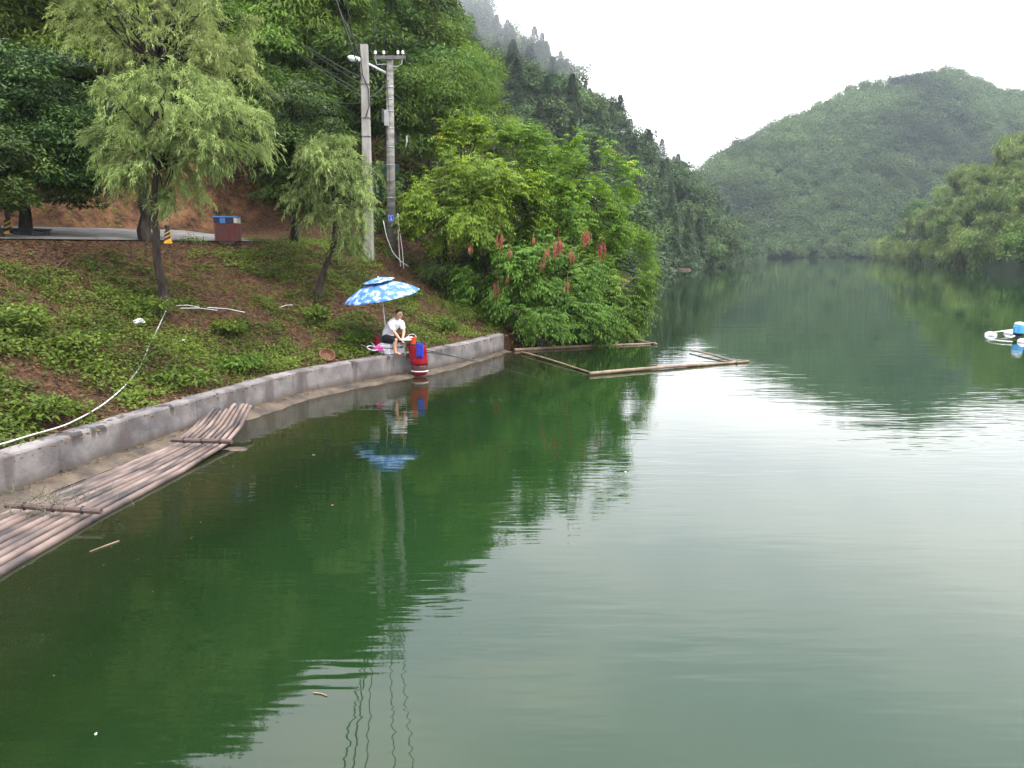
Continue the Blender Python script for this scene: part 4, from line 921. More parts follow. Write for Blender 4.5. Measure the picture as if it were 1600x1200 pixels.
wire(PRt + A(.1, 0, -1.1), at_y(900, 330, 50), .5, 'faint line running down right from the banded pole across the trees', .008)
# black sheet hanging on the cable right of the pole
c0 = PRt + A(.12, -.05, -2.4); mb = MB(); g = np.random.default_rng(8)
vs = []; W_, H_ = 8, 5
for j in range(H_):
    for i in range(W_): vs.append((.42 * i / (W_ - 1), .05 * math.sin(i * 1.7) * (j / 4 + .2), -.12 * math.sin(i / 7 * 2.6) - .10 * i / 7 - .28 * j / 4 * (.5 + .5 * math.sin(i * .9 + .6))))
mb.add(vs, [(j * W_ + i, j * W_ + i + 1, (j + 1) * W_ + i + 1, (j + 1) * W_ + i) for j in range(H_ - 1) for i in range(W_ - 1)]); o = mb.build('torn_sheet', M['black_cloth'], loc=tuple(c0)); o.modifiers.new('s', 'SOLIDIFY').thickness = .006
tag(o, 'torn black plastic sheet hanging from a cable right of the banded pole', 'plastic sheet')
mb = MB(); mb.tube([c0 + A(.40, -.02, -.1), c0 + A(.41, -.03, -.3), c0 + A(.36, -.02, -.48)], [.02, .035, .012], 6); tag(mb.build('white_rag', M['grey_box']), 'white rag hanging at the end of the torn black sheet', 'rag')
# white hoses dropping beside the pole
for pl, lb in [([(599, 345, .2), (604, 370, .1), (614, 395, 0), (626, 408, -.1), (638, 416, -.2)], 'white hose sagging in a long curve past the foot of the banded pole'), ([(622, 334, 0), (622, 360, 0), (624, 395, -.1), (626, 420, -.3)], 'straight white hose hanging just right of the banded pole'), ([(621, 334, .05), (625, 365, 0), (629, 392, -.1), (631, 425, -.4)], 'white hose slanting slightly right, furthest from the banded pole')]:
    mb = MB(); P = np.array([at_y(a, b_, PRb[1] - .5 + c_) for a, b_, c_ in pl]); k = np.linspace(0, len(P) - 1, 14); Q = np.stack([np.interp(k, range(len(P)), P[:, i]) for i in range(3)], 1); mb.tube(Q, .014, 6); tag(mb.build('white_hose', M['white_pvc'], smooth=True), lb, 'hose', 'white hoses by the pole')
# low brick wall with green netting behind the poles
bw = at_y(600, 345, 30.5); hb = hgt(bw[0], 30.5); mb = MB(); mb.box((bw[0] + .1, 31.3, max(hb, 3.2) + .35), (1.5, .24, 1.1)); tag(mb.build('brick_wall', M['brick'], bevel=.01), 'short reddish brick wall behind the two utility poles', 'wall')
mb = MB(); 
for i in range(6): mb.box((bw[0] - .5 + i * .2, 31.25, max(hb, 3.2) + 1.6), (.012, .012, 1.3))
for j in range(8): mb.box((bw[0], 31.25, max(hb, 3.2) + 1.0 + j * .17), (1.02, .010, .010))
fe = empty('net_fence', (0, 0, 0), 'dark green net screen standing on the brick wall behind the poles', 'fence'); mb.build('frame', M['net_green'], fe)
mb = MB(); mb.box((bw[0], 31.3, max(hb, 3.2) + 1.6), (1.0, .015, 1.25)); mb.build('netting', M['net_green'], fe)

# ------------------------------------------------------------------ road furniture
def bollard(px, py, hpx, label):
    b = hit(px, py); s = b[1] / FPX; h = hpx * s; w_ = h * .36; t = empty('striped_bollard', tuple(b), label, 'bollard', 'striped traffic bollards', rz=.25); mb = MB()
    mb.box((0, 0, h * .04), (w_ * 1.15, w_ * 1.15, h * .09)); mb.build('base', M['yellow'], t, bevel=.01)
    mb = MB(); mb.box((0, 0, h * .41), (w_, w_, h * .66), taper=.66); bd = mb.build('body', M['yellow'], t, bevel=.012)
    for k in range(3):
        z = h * (.2 + .2 * k); mb = MB(); wl = w_ * (1 - .34 * (z / h - .08) / .66); q = wl / 2 + .004
        mb.add([(-q * .95, -q, z - .03), (q * .95, -q, z + .05), (q * .95, -q + .004, z + .12), (-q * .95, -q + .004, z + .04)], [(0, 1, 2, 3)]); o = mb.build('black_stripe', M['black_paint'], bd); o.modifiers.new('s', 'SOLIDIFY').thickness = .004
    mb = MB(); mb.lathe((0, 0, h * .74), [(w_ * .30, 0), (w_ * .30, h * .15), (w_ * .38, h * .16), (w_ * .36, h * .24), (w_ * .18, h * .27)], 14); mb.build('cap', M['black_paint'], t, smooth=False)
bollard(15, 368, 33, 'black and yellow bollard at the left edge beside the stone planter')
bollard(263, 381, 28, 'black and yellow bollard just right of the slim slope willow trunk')
# planter kerb round the evergreen
b = hit(40, 369); mb = MB(); mb.box((0, 0, .02), (.78, .72, .22)); mb.box((0, 0, .155), (.86, .8, .05)); tag(mb.build('stone_planter', M['stone_dark'], loc=tuple(b), bevel=.015), 'dark square stone planter around the evergreen trunk at the road edge', 'planter')
# litter bin with slatted body and coloured lid
b = hit(357, 381); s = b[1] / FPX; W_ = 35 * s; H_ = 42 * s; t = empty('litter_bin', tuple(b), 'dark red slatted litter bin with a blue and cream top beside the road', 'bin', rz=.12)
mb = MB(); mb.box((0, 0, H_ * .06), (W_ * .6, .3, H_ * .14)); mb.build('foot', M['metal_dark'], t)
mb = MB()
for i in range(11): mb.box((-W_ / 2 + W_ * (i + .5) / 11, -.2, H_ * .41), (W_ / 11 * .64, .03, H_ * .62)); mb.box((-W_ / 2 + W_ * (i + .5) / 11, .2, H_ * .41), (W_ / 11 * .64, .025, H_ * .62))
for i in range(4):
    for sx_ in (-1, 1): mb.box((sx_ * (W_ / 2 - .015), -.15 + .1 * i, H_ * .41), (.025, .085, H_ * .62))
mb.build('slatted_body', M['bin_red'], t)
mb = MB(); mb.box((0, 0, H_ * .42), (W_ * .9, .34, H_ * .6)); mb.build('liner', M['metal_dark'], t)
for x0, x1, m_ in ((-.5, -.24, 'bin_navy'), (-.24, .0, 'bin_blue'), (.0, .34, 'bin_navy'), (.34, .5, 'bin_cream')):
    mb = MB(); mb.box(((x0 + x1) / 2 * W_, 0, H_ * .83), ((x1 - x0) * W_ - .004, .44, H_ * .2)); mb.build('opening_panel' if m_ == 'bin_navy' else 'top_panel', M[m_], t, bevel=.008)
mb = MB(); mb.box((0, 0, H_ * .955), (W_ * 1.04, .48, H_ * .05)); mb.build('lid', M['bin_blue'], t, bevel=.01)

# ------------------------------------------------------------------ pipe, sticks, litter on the bank
pp = [(-40, 712), (0, 706), (40, 694), (62, 688), (100, 676), (132, 661), (160, 643), (185, 622), (205, 596), (222, 572), (232, 546), (244, 522), (262, 490)]
P = np.array([hit(a, b_, .09 if b_ > 600 else .03 if b_ > 500 else .12) for a, b_ in pp]); k = np.linspace(0, len(P) - 1, 60); Q = np.stack([np.interp(k, range(len(P)), P[:, i]) for i in range(3)], 1)
for _ in range(3): Q[1:-1] = (Q[:-2] + Q[2:] + 2 * Q[1:-1]) / 4
mb = MB(); mb.tube(Q, .012, 8); tag(mb.build('white_pipe', M['white_pvc'], smooth=True), 'long thin white pipe winding down the planted bank to the top of the wall', 'pipe')
for pl, lb in [([(276, 487), (312, 489)], 'short pale stick nearest the slim willow trunk'), ([(280, 491), (340, 494)], 'pale stick lying just below the shortest one on the bank'), ([(325, 490), (383, 496)], 'pale stick furthest right of the row beside the willow'), ([(437, 489), (458, 485)], 'small pale stick alone on the slope left of the umbrella')]:
    P = [hit(a, b_, .12) for a, b_ in pl]; mb = MB(); mb.tube([P[0], (P[0] + P[1]) / 2 + A(0, 0, .03), P[1]], .008, 5); tag(mb.build('pale_stick', M['white_pvc']), lb, 'stick', 'pale sticks on the bank')
for px, py, sx_, lb in [(216, 508, .13, 'crumpled white plastic scrap on the bare soil left of the willow foot'), (283, 536, .08, 'crumpled white plastic scrap between green plants below the willow'), (667, 530, .035, 'tiny white scrap on the bank above the wall right of the angler')]:
    c = hit(px, py, .06); g = np.random.default_rng(px); mb = MB(); mb.ball((0, 0, 0), (sx_, sx_ * .8, sx_ * .35), 10); mb.v = [tuple(np.array(v) * (1 + .35 * g.normal())) for v in mb.v]; tag(mb.build('plastic_scrap', M['white_cloth'], loc=tuple(c)), lb, 'litter', 'plastic scraps on the bank')

# ------------------------------------------------------------------ bamboo raft
def raft():
    t = empty('bamboo_raft', (-5.7, 9, 0), 'long weathered bamboo raft moored against the mud ledge below the wall', 'raft'); o = A(-5.7, 9, 0)
    Ys = A(4.2, 6.5, 9.1, 11.0, 12.4, 13.2, 14.1); lx = A(-6.78, -6.62, -6.27, -5.86, -5.54, -5.50, -5.52); rx_ = A(-5.22, -5.08, -4.93, -4.72, -4.60, -4.62, -4.74); zz = A(.02, .02, .02, .03, .08, .19, .36)
    m = bpy.data.materials.new('raft_bamboo'); m.use_nodes = True; tr_ = m.node_tree; n = tr_.nodes; l = tr_.links; p = n['Principled BSDF']; p.inputs['Roughness'].default_value = .55
    tc = n.new('ShaderNodeTexCoord'); mp = n.new('ShaderNodeMapping'); mp.inputs['Scale'].default_value = (1.2, .8, 1); z = n.new('ShaderNodeTexNoise'); z.inputs['Scale'].default_value = 1.6; z.inputs['Detail'].default_value = 6
    c = n.new('ShaderNodeValToRGB'); e = c.color_ramp.elements; e[0].position = .36; e[0].color = (.018, .014, .014, 1); e[1].position = .55; e[1].color = (.125, .086, .068, 1); q = e.new(.74); q.color = (.225, .170, .138, 1)
    w_ = n.new('ShaderNodeTexWave'); w_.bands_direction = 'Y'; w_.inputs['Scale'].default_value = .8; w_.inputs['Distortion'].default_value = .0
    oi = n.new('ShaderNodeObjectInfo'); va = n.new('ShaderNodeVectorMath'); va.operation = 'MULTIPLY_ADD'; va.inputs[1].default_value = (0, 1.1, 3); va.inputs[0].default_value = (1, 1, 1)
    l.new(oi.outputs['Random'], va.inputs[0]); l.new(tc.outputs['Object'], va.inputs[2]); l.new(va.outputs[0], mp.inputs[0]); l.new(mp.outputs[0], z.inputs['Vector']); l.new(z.outputs['Fac'], c.inputs[0]); l.new(c.outputs[0], p.inputs['Base Color'])
    g = np.random.default_rng(3); N_ = 10; tops = {}
    for i in range(N_):
        u = (i + .5) / N_; end = 14.1 + g.uniform(-.35, .1); yy = np.arange(4.2, end, .05); yy = np.append(yy, end)
        x = np.interp(yy, Ys, lx) * (1 - u) + np.interp(yy, Ys, rx_) * u; z_ = np.interp(yy, Ys, zz) + .012 * g.normal(); 
        rr = np.interp(yy, Ys, [.052, .051, .046, .039, .033, .034, .033]); node = (np.abs(((yy + g.random() * .5) % .42) - .21) < .022); rr = rr * (1 + .10 * node)
        mb = MB(); mb.tube(np.column_stack([x, yy, z_]) - o, rr, 12); mb.build('bamboo_pole', m, t, smooth=True)
    for (a, b_, r_) in (((8, 789, .155), (158, 799, .15), .036), ((268, 687, .2), (362, 690, .2), .038), ((-220, 1000, .15), (-90, 1010, .15), .05)):
        p0 = at_z(a[0], a[1], a[2]); p1 = at_z(b_[0], b_[1], b_[2]); mb = MB(); mb.tube([p0 - o, (p0 + p1) / 2 - o, p1 - o], [r_, r_ * 1.05, r_], 8); cb = mb.build('crossbar', M['raft_wood'], t)
        mb = MB()
        for k in (.2, .5, .8):
            c_ = p0 + (p1 - p0) * k - o; mb.tube([c_ + A(.01, r_ * 1.3 * math.cos(a_), r_ * 1.3 * math.sin(a_)) for a_ in np.linspace(0, 6.28, 9)[:-1]], .008, 4, closed=True)
        mb.build('lashing', M['black_wire'], cb)
    return t
M['raft_wood'] = mat('raft_crossbar_wood', (.04, .024, .02), .7, col2=(.10, .06, .048), scale=4, stretch=(.5, 4, 4))
raft()
g = np.random.default_rng(71); mb = MB(); c = at_z(80, 782, .2)
for i in range(80):
    p = c + A(g.normal() * .30, g.normal() * .22, -.06 + .02 * g.random()); d = A(g.normal() * .12, g.normal() * .12, g.uniform(.02, .16)); mb.tube([p, p + d * .6 + A(0, 0, .02), p + d * 1.3], .004, 3)
mb.build('dry_weeds', M['dry_weed'])['kind'] = 'stuff'

# floating bamboo frame
def fpole(p0, p1, r0, r1, label, z=.03):
    a = at_z(*p0, z); b = at_z(*p1, z); a[2] = b[2] = z; n = 40; t = np.linspace(0, 1, n)[:, None]; p = a + (b - a) * t; L_ = np.linalg.norm(b - a)
    p[:, 2] += .012 * np.sin(t[:, 0] * 5); side = unit(A(-(b - a)[1], (b - a)[0], 0)); p += side * (.03 * np.sin(t * math.pi)); rr = np.linspace(r0, r1, n) * (1 + .10 * (np.arange(n) % 4 == 0)); mb = MB(); mb.tube(p, rr, 10); tag(mb.build('floating_pole', M['bamboo'], smooth=True), label, 'bamboo pole', 'floating bamboo poles')
fpole((804, 547), (1024, 536), .054, .036, 'thick bamboo pole floating along the foot of the overhanging shrubs')
fpole((922, 584), (1170, 564), .05, .034, 'long bamboo pole floating furthest out, reaching into the sky reflection', .04)
fpole((815, 550), (922, 581), .026, .02, 'thin bamboo pole slanting between the left ends of the two thick poles', .05)
fpole((950, 523), (1026, 537), .028, .032, 'thin bamboo pole slanting out from under the shrubs to the far corner', .05)
fpole((1078, 547), (1152, 565), .022, .03, 'short thin bamboo pole slanting to the right end of the outer pole', .06)

# ------------------------------------------------------------------ angler and gear
YB = 19.85
def P3(px, py, Y): return at_y(px, py, Y)
fx, fy = .79, -.61        # facing direction (towards the water)
F_ = A(fx, fy, 0); S_ = A(fy, -fx, 0)   # S_: his right side
def rotz(a): return Matrix.Rotation(a, 3, 'Z')
ang = math.atan2(fy, fx)
pel = P3(606, 529, 20.0); zb = pel[2]
base = A(pel[0] - .02, pel[1], WT)
# seat box
def seat_box():
    c = A(pel[0], pel[1], 0) + F_ * .12; z0 = max(hgt(*(c - F_ * .3)[:2]) - .02, WT - .02); zt = zb - .10; h = zt - WT
    t = empty('seat_box', (c[0], c[1], WT), 'white and grey fishing seat box under the angler', 'seat box', rz=ang); mb = MB(); mb.box((0, 0, h * .30), (.42, .52, h * .56)); mb.build('lower_case', M['plastic_white'], t, bevel=.015)
    mb = MB(); mb.box((0, 0, h * .76), (.44, .54, h * .30)); mb.build('lid', M['plastic_white'], t, bevel=.02)
    mb = MB(); mb.box((0, 0, h * .965), (.38, .46, h * .08)); mb.build('cushion', M['plastic_white'], t, bevel=.015)
    mb = MB(); mb.box((0, 0, h * .595), (.425, .525, .012)); mb.build('seam', M['metal_dark'], t)
    for y in (-.14, .14): mb = MB(); mb.box((.222, y, h * .6), (.02, .05, .05)); mb.build('latch', M['metal_dark'], t)
    for x in (-.18, .18):
        for y in (-.23, .23): mb = MB(); mb.tube([(x, y, .03), (x, y, -.06)], .02, 8); mb.build('foot', M['metal_dark'], t)
    return c, zt
bc, zt = seat_box()
def person():
    o = base; t = empty('person', tuple(o), 'seated angler in a white t-shirt and black shorts leaning forward with hands together', 'person')
    hipR = P3(604, 530, 19.86); hipL = P3(610, 529, 20.10); kR = P3(618, 531, 19.52); aR = P3(618, 549, 19.50); kL = P3(640, 529, 19.92); aL = P3(643, 549, 19.85)
    aR[2] = max(aR[2], WT + .07); aL[2] = aR[2]; waist = P3(606, 521, 20.0); chest = P3(613, 509, 19.9); upc = P3(617, 503, 19.85); neck = P3(620, 499, 19.80); head = P3(624, 491, 19.74)
    shR = P3(610, 506, 19.70) ; shL = P3(627, 505, 20.02); eR = P3(616, 519, 19.55); eL = P3(631, 518, 19.88); wR = P3(624, 529, 19.50); wL = P3(629, 529, 19.62)
    up = A(0, 0, 1); fo = unit(A(.80, -.58, -.12)); sd = unit(np.cross(fo, up)); hu = np.cross(sd, fo)
    mb = MB()
    def cp(a, b, r0, r1): mb.capsule(a - o, b - o, r0, r1, 12)
    cp(hipR, hipL, .10, .10); cp((hipR + hipL) / 2, waist, .125, .12); cp(waist, chest, .12, .13); cp(chest, upc, .125, .115); cp(shR, shL, .062, .062); cp(upc + (shR - upc) * .45, chest + (shR - chest) * .4, .09, .09); cp(upc + (shL - upc) * .45, chest + (shL - chest) * .4, .09, .09)
    cp(upc, neck, .062, .052); cp(neck, head - fo * .015 - hu * .04, .052, .05)
    # head: skull, jaw, nose, ears
    mb.ball(head - o + hu * .02 - fo * .012, (.082, .088, .10), 16); mb.capsule(head - o - hu * .05 + fo * .018, head - o - hu * .075 + fo * .045, .055, .034, 12)
    mb.capsule(head - o + fo * .075 + hu * .012, head - o + fo * .100 - hu * .022, .010, .015, 8)
    for k in (-1, 1): mb.capsule(head - o + sd * k * .082 + hu * .015, head - o + sd * k * .084 - hu * .022, .016, .012, 8)
    # limbs
    for a, b, r0, r1 in ((hipR, kR, .092, .062), (hipL, kL, .092, .062), (kR, kR * .45 + aR * .55 - F_ * .02, .060, .056), (kR * .45 + aR * .55 - F_ * .02, aR, .056, .038), (kL, kL * .45 + aL * .55 - F_ * .02, .060, .056), (kL * .45 + aL * .55 - F_ * .02, aL, .056, .038)): cp(a, b, r0, r1)
    for an in (aR, aL):
        fd = unit(F_ * .95 - S_ * (.1 if an is aL else -.05)); heel = an - up * .035 - fd * .03; cp(an - up * .01, heel, .036, .034); cp(heel, an - up * .045 + fd * .13, .034, .028)
        for q in range(5): s_ = np.cross(fd, up) * (.026 - .013 * q) * (1 if an is aL else -1); r_ = .013 if q == 0 else .0095; b0 = an - up * .05 + fd * .135 + s_; cp(b0, b0 + fd * (.045 - .005 * q) - up * .004, r_, r_ * .85)
    for sh, el, wr in ((shR, eR, wR), (shL, eL, wL)): cp(sh, el, .052, .040); cp(el, el * .6 + wr * .4, .042, .040); cp(el * .6 + wr * .4, wr, .040, .027)
    # hands: palm, four bent fingers, thumb
    tgt = P3(630, 534, 19.48)
    for wr, k in ((wR, 1), (wL, -1)):
        hd = unit(tgt - wr + F_ * .05); ps = unit(np.cross(hd, up)) * k; pn = np.cross(ps, hd) * k; pn = pn if pn[2] > 0 else -pn
        pc = wr + hd * .085
        for q in (-1, -.33, .33, 1): cp(wr + ps * .012 * q, pc + ps * .030 * q, .016, .013)
        for q, (off, l_) in enumerate(((-1, .062), (-.35, .075), (.33, .07), (1, .055))):
            f0 = pc + ps * .031 * off; f1 = f0 + hd * l_ * .5 - pn * .008; f2 = f1 + hd * l_ * .38 - pn * .022; f3 = f2 + hd * l_ * .15 - pn * .022
            cp(f0, f1, .0095, .009); cp(f1, f2, .009, .008); cp(f2, f3, .008, .007)
        t0 = wr + hd * .03 - ps * .022; t1 = t0 - ps * .028 + hd * .030 - pn * .008; cp(t0, t1, .013, .011); cp(t1, t1 + hd * .032 - pn * .012, .011, .009)
    body = mb.build('body', M['skin'], t, smooth=True)
    rm = body.modifiers.new('join', 'REMESH'); rm.mode = 'VOXEL'; rm.voxel_size = .0065; rm.use_smooth_shade = True
    s_ = body.modifiers.new('soft', 'SMOOTH'); s_.factor = .5; s_.iterations = 2
    def cloth(name, m, segs, vox=.009, wr=0):
        mc = MB()
        for a, b, r0, r1 in segs: mc.capsule(a - o, b - o, r0, r1, 14)
        c = mc.build(name, m, t, smooth=True); q = c.modifiers.new('join', 'REMESH'); q.mode = 'VOXEL'; q.voxel_size = vox; q.use_smooth_shade = True; q = c.modifiers.new('soft', 'SMOOTH'); q.factor = .5; q.iterations = 3; return c
    g_ = .02
    cloth('shirt', M['white_cloth'], [((hipR + hipL) / 2 + A(0, 0, .05), waist, .15, .142), (waist, chest, .142, .150), (chest, upc, .146, .125), (shR, shL, .082, .082), (upc + (shR - upc) * .45, chest + (shR - chest) * .4, .112, .112), (upc + (shL - upc) * .45, chest + (shL - chest) * .4, .112, .112), (shR, shR * .45 + eR * .55, .078, .070), (shL, shL * .45 + eL * .55, .078, .070), (upc, neck - (neck - upc) * .35, .085, .068)])
    cloth('shorts', M['black_cloth'], [(hipR, hipL, .130, .130), (hipR, hipR * .08 + kR * .92, .118, .092), (hipL, hipL * .05 + kL * .95, .118, .092), ((hipR + hipL) / 2, (hipR + hipL) / 2 + A(0, 0, .08), .135, .13)])
    mh = MB(); mh.ball(head - o + hu * .040 - fo * .026, (.086, .090, .088), 16); mh.capsule(head - o - fo * .06 - hu * .02, head - o - fo * .05 + hu * .03, .05, .06, 12); mh.capsule(head - o + fo * .030 + hu * .098 - sd * .03, head - o + fo * .030 + hu * .098 + sd * .03, .028, .028, 10); h_ = mh.build('hair', M['hair'], t, smooth=True)
    q = h_.modifiers.new('join', 'REMESH'); q.mode = 'VOXEL'; q.voxel_size = .007; q.use_smooth_shade = True
    for k in (-1, 1):
        me_ = MB(); me_.ball(head - o + fo * .078 + sd * .032 * k + hu * .012, (.010, .010, .006), 8); me_.build('eye', M['hair'], t); mw = MB(); mw.capsule(head - o + fo * .083 + sd * .018 * k + hu * .032, head - o + fo * .076 + sd * .046 * k + hu * .032, .004, .003, 6); mw.build('eyebrow', M['hair'], t)
    ml_ = MB(); ml_.capsule(head - o + fo * .083 - hu * .052 - sd * .018, head - o + fo * .083 - hu * .052 + sd * .018, .006, .006, 6); ml_.build('mouth', M['lips'], t)
M['lips'] = mat('lips', (.28, .09, .07), .5)
person()
# bait tray
c = P3(633, 531, 19.62); t = empty('bait_tray', tuple(c), 'white round bait tray on a stand in front of the angler', 'tray'); mb = MB(); mb.lathe((0, 0, -.02), [(.10, 0), (.16, .01), (.175, .045), (.165, .05), (.15, .02), (.02, .018)], 20); mb.build('dish', M['plastic_white'], t, smooth=False)
mb = MB(); mb.box((.10, .05, .05), (.16, .12, .035), Matrix.Rotation(.3, 3, 'Z')); mb.build('bait_box', M['plastic_white'], t, bevel=.008)
mb = MB(); mb.tube([(0, 0, -.02), (-.02, .06, WT - c[2] + .01)], .012, 6); mb.build('stand', M['metal'], t)
# hanging red net bag
c = at_y(651, 537, 19.72); t = empty('red_net_bag', tuple(c), 'tall red net bag hanging from a hoop against the wall down to the water', 'net bag'); s = 19.8 / FPX
zt_ = 0.0; prof = []; cbot = at_y(656, 578, 19.75) - c; mid = at_y(655, 570, 19.75) - c
def ring(cn, r_, n=24, wob=.0, ph=0): return [cn + A(r_ * math.cos(a) * (1 + wob * math.sin(5 * a + ph)), r_ * .8 * math.sin(a) * (1 + wob * math.sin(4 * a + ph)), 0) for a in np.linspace(0, 2 * math.pi, n + 1)[:-1]]
def skin_rings(rings, name, m):
    mb = MB(); n = len(rings[0]); vs = [p for r_ in rings for p in r_]; mb.add(vs, [(i * n + k, i * n + (k + 1) % n, (i + 1) * n + (k + 1) % n, (i + 1) * n + k) for i in range(len(rings) - 1) for k in range(n)]); o_ = mb.build(name, m, t, smooth=True); o_.modifiers.new('s', 'SOLIDIFY').thickness = .006; return o_
ks = np.linspace(0, 1, 8); skin_rings([ring(mid * k, .235 - .03 * k, wob=.02 + .05 * k, ph=k * 2) for k in ks], 'bag', M['red_cloth'])
skin_rings([ring(mid + (cbot - mid) * k, .205 - .015 * k, wob=.06) for k in np.linspace(0, 1, 4)], 'dark_mesh', M['dark_net'])
mb = MB(); mb.tube(ring(A(0, 0, 0), .24), .012, 6, closed=True); mb.build('top_hoop', M['black_paint'], t, smooth=True)
mb = MB(); mb.tube(ring(A(0, 0, .0) + mid * .16, .238), .007, 6, closed=True); mb.build('second_hoop', M['black_paint'], t, smooth=True)
mb = MB(); mb.tube(ring(cbot + A(0, 0, -.02), .205), .014, 6, closed=True); mb.build('bottom_ring', M['white_paint'], t, smooth=True)
skin_rings([ring(cbot + A(0, 0, -.03 - .04 * k), .20 - .02 * k) for k in (0, 1, 2)], 'bottom_panel', M['red_cloth'])
mb = MB(); mb.tube([A(-.24, .0, 0), A(-.4, .12, -.02), A(-.5, .3, -.05)], .012, 6); mb.tube([A(-.2, .12, 0), A(-.30, .35, -.05)], .012, 6); mb.build('bracket', M['metal_dark'], t)
# blue cloth on the bag
cc_ = at_y(656, 537, 19.50); vs = []
for j in range(8):
    for i in range(7): vs.append((.17 * i / 6 - .085 - .012 * j / 7, .02 * math.sin(i * 2.1) * (.3 + j / 8), .015 - .37 * j / 7 + .012 * math.sin(i)))
mb = MB(); mb.add(vs, [(j * 7 + i, j * 7 + i + 1, (j + 1) * 7 + i + 1, (j + 1) * 7 + i) for j in range(7) for i in range(6)]); o = mb.build('blue_towel', M['blue_cloth'], loc=tuple(cc_), smooth=True); o.modifiers.new('s', 'SOLIDIFY').thickness = .008; tag(o, 'bright blue towel hanging over the front of the red net bag', 'towel')
# orange bucket
c = at_y(644, 533, 19.72); t = empty('orange_bucket', tuple(c), 'small orange bait bucket standing at the mouth of the red net bag', 'bucket'); mb = MB(); mb.lathe((0, 0, -.09), [(.08, 0), (.105, .17), (.118, .175), (.118, .19), (.098, .19), (.075, .02)], 18); mb.build('pail', M['orange'], t)
mb = MB(); mb.tube([(.11 * math.cos(a), 0, .08 + .10 * math.sin(a)) for a in np.linspace(0, math.pi, 9)], .006, 5); mb.build('handle', M['white_paint'], t)
# red and black rucksack, white landing net, pink net, basket
c = at_y(588, 533, 20.25); c[2] = max(c[2], hgt(c[0], c[1]) + .15); t = empty('rucksack', tuple(c), 'red and black rucksack leaning behind the seat box', 'rucksack', rz=-.3); mb = MB(); rt = Matrix.Rotation(R(28), 3, 'Y') @ Matrix.Rotation(R(10), 3, 'X')
mb.ball((0, 0, 0), (.15, .13, .24), 14); mb.v = [tuple((Matrix.Rotation(R(-32), 3, 'Y') @ Vector(v))) for v in mb.v]; mb.build('bag_body', M['black_cloth'], t, smooth=True)
mb = MB(); mb.ball((.05, -.09, -.05), (.11, .08, .20), 12); mb.v = [tuple((Matrix.Rotation(R(-32), 3, 'Y') @ Vector(v))) for v in mb.v]; mb.build('front_pocket', M['red_cloth'], t, smooth=True)
mb = MB(); mb.tube([(-.16, -.12, .12), (-.05, -.20, .0), (.10, -.19, -.15)], .014, 6); mb.build('strap', M['white_cloth'], t)
mb = MB(); mb.tube([(-.14, -.04, .18), (-.1, -.04, .27), (-.0, -.04, .27), (.06, -.04, .18)], .016, 6); mb.build('top_handle', M['red_cloth'], t)
def torus(c, Rr, r_, rot, n=28): return [np.array(c) + np.array(rot @ Vector((Rr * math.cos(a), Rr * .62 * math.sin(a), 0))) for a in np.linspace(0, 2 * math.pi, n + 1)[:-1]]
c = at_y(582, 544, 19.75); c[2] = max(c[2], hgt(c[0], c[1]) + .08); rt = Matrix.Rotation(R(28), 3, 'X') @ Matrix.Rotation(R(14), 3, 'Y'); t = empty('landing_net', tuple(c), 'white oval net ring lying on the soil beside the rucksack', 'net'); mb = MB(); mb.tube(torus((0, 0, 0), .135, .02, rt), .018, 8, closed=True); mb.build('rim', M['white_paint'], t, smooth=True)
mb = MB(); mb.tube([rt @ Vector((-.13, 0, 0)), rt @ Vector((-.3, -.02, .05))], .008, 6); mb.build('handle', M['metal'], t)
c = at_y(594, 544, 19.80); c[2] = max(c[2], hgt(c[0], c[1]) + .06); g = np.random.default_rng(4); mb = MB(); mb.ball((0, 0, 0), (.15, .10, .07), 16); mb.v = [tuple(np.array(v) * (1 + .18 * g.normal())) for v in mb.v]; tag(mb.build('pink_net', M['pink'], loc=tuple(c)), 'crumpled bright pink netting between the net ring and the seat box', 'netting')
c = at_y(511, 557, hit(511, 562)[1]); c[2] = hgt(c[0], c[1]) + .10; rt = Matrix.Rotation(R(38), 3, 'X') @ Matrix.Rotation(R(22), 3, 'Y'); t = empty('brown_basket', tuple(c), 'round orange-brown basket tipped on its side on top of the wall', 'basket'); mb = MB(); prof = [(.09, -.12), (.15, -.06), (.18, .02), (.175, .03), (.13, -.05), (.02, -.10)]
mb.lathe((0, 0, 0), prof, 22, rt); mb.build('bowl', M['basket'], t, smooth=False)
mb = MB(); mb.tube([np.array(rt @ Vector((.18 * math.cos(a), .18 * math.sin(a), .03))) for a in np.linspace(0, 6.283, 25)[:-1]], .014, 6, closed=True); mb.build('rim', M['basket_rim'] if 'basket_rim' in M else M['basket'], t, smooth=True)
# fishing rods
for p0, p1, lb in [(at_y(655, 545, 19.7), at_z(865, 598, .12), 'long dark fishing rod pointing out over the water from the angler'), (at_y(655, 549, 19.7), at_z(780, 572, .35), 'second shorter fishing rod lying almost parallel to the wall')]:
    t = empty('fishing_rod', tuple(p0), lb, 'fishing rod', 'fishing rods'); d = p1 - p0; mb = MB(); mb.tube([d * -.08, d * .3 + A(0, 0, .03), d * .7 + A(0, 0, .02), d], [.013, .009, .006, .003], 6); mb.build('blank', M['black_paint'], t); mb = MB(); mb.tube([d * -.10, d * .03], .018, 8); mb.build('grip', M['black_cloth'], t)
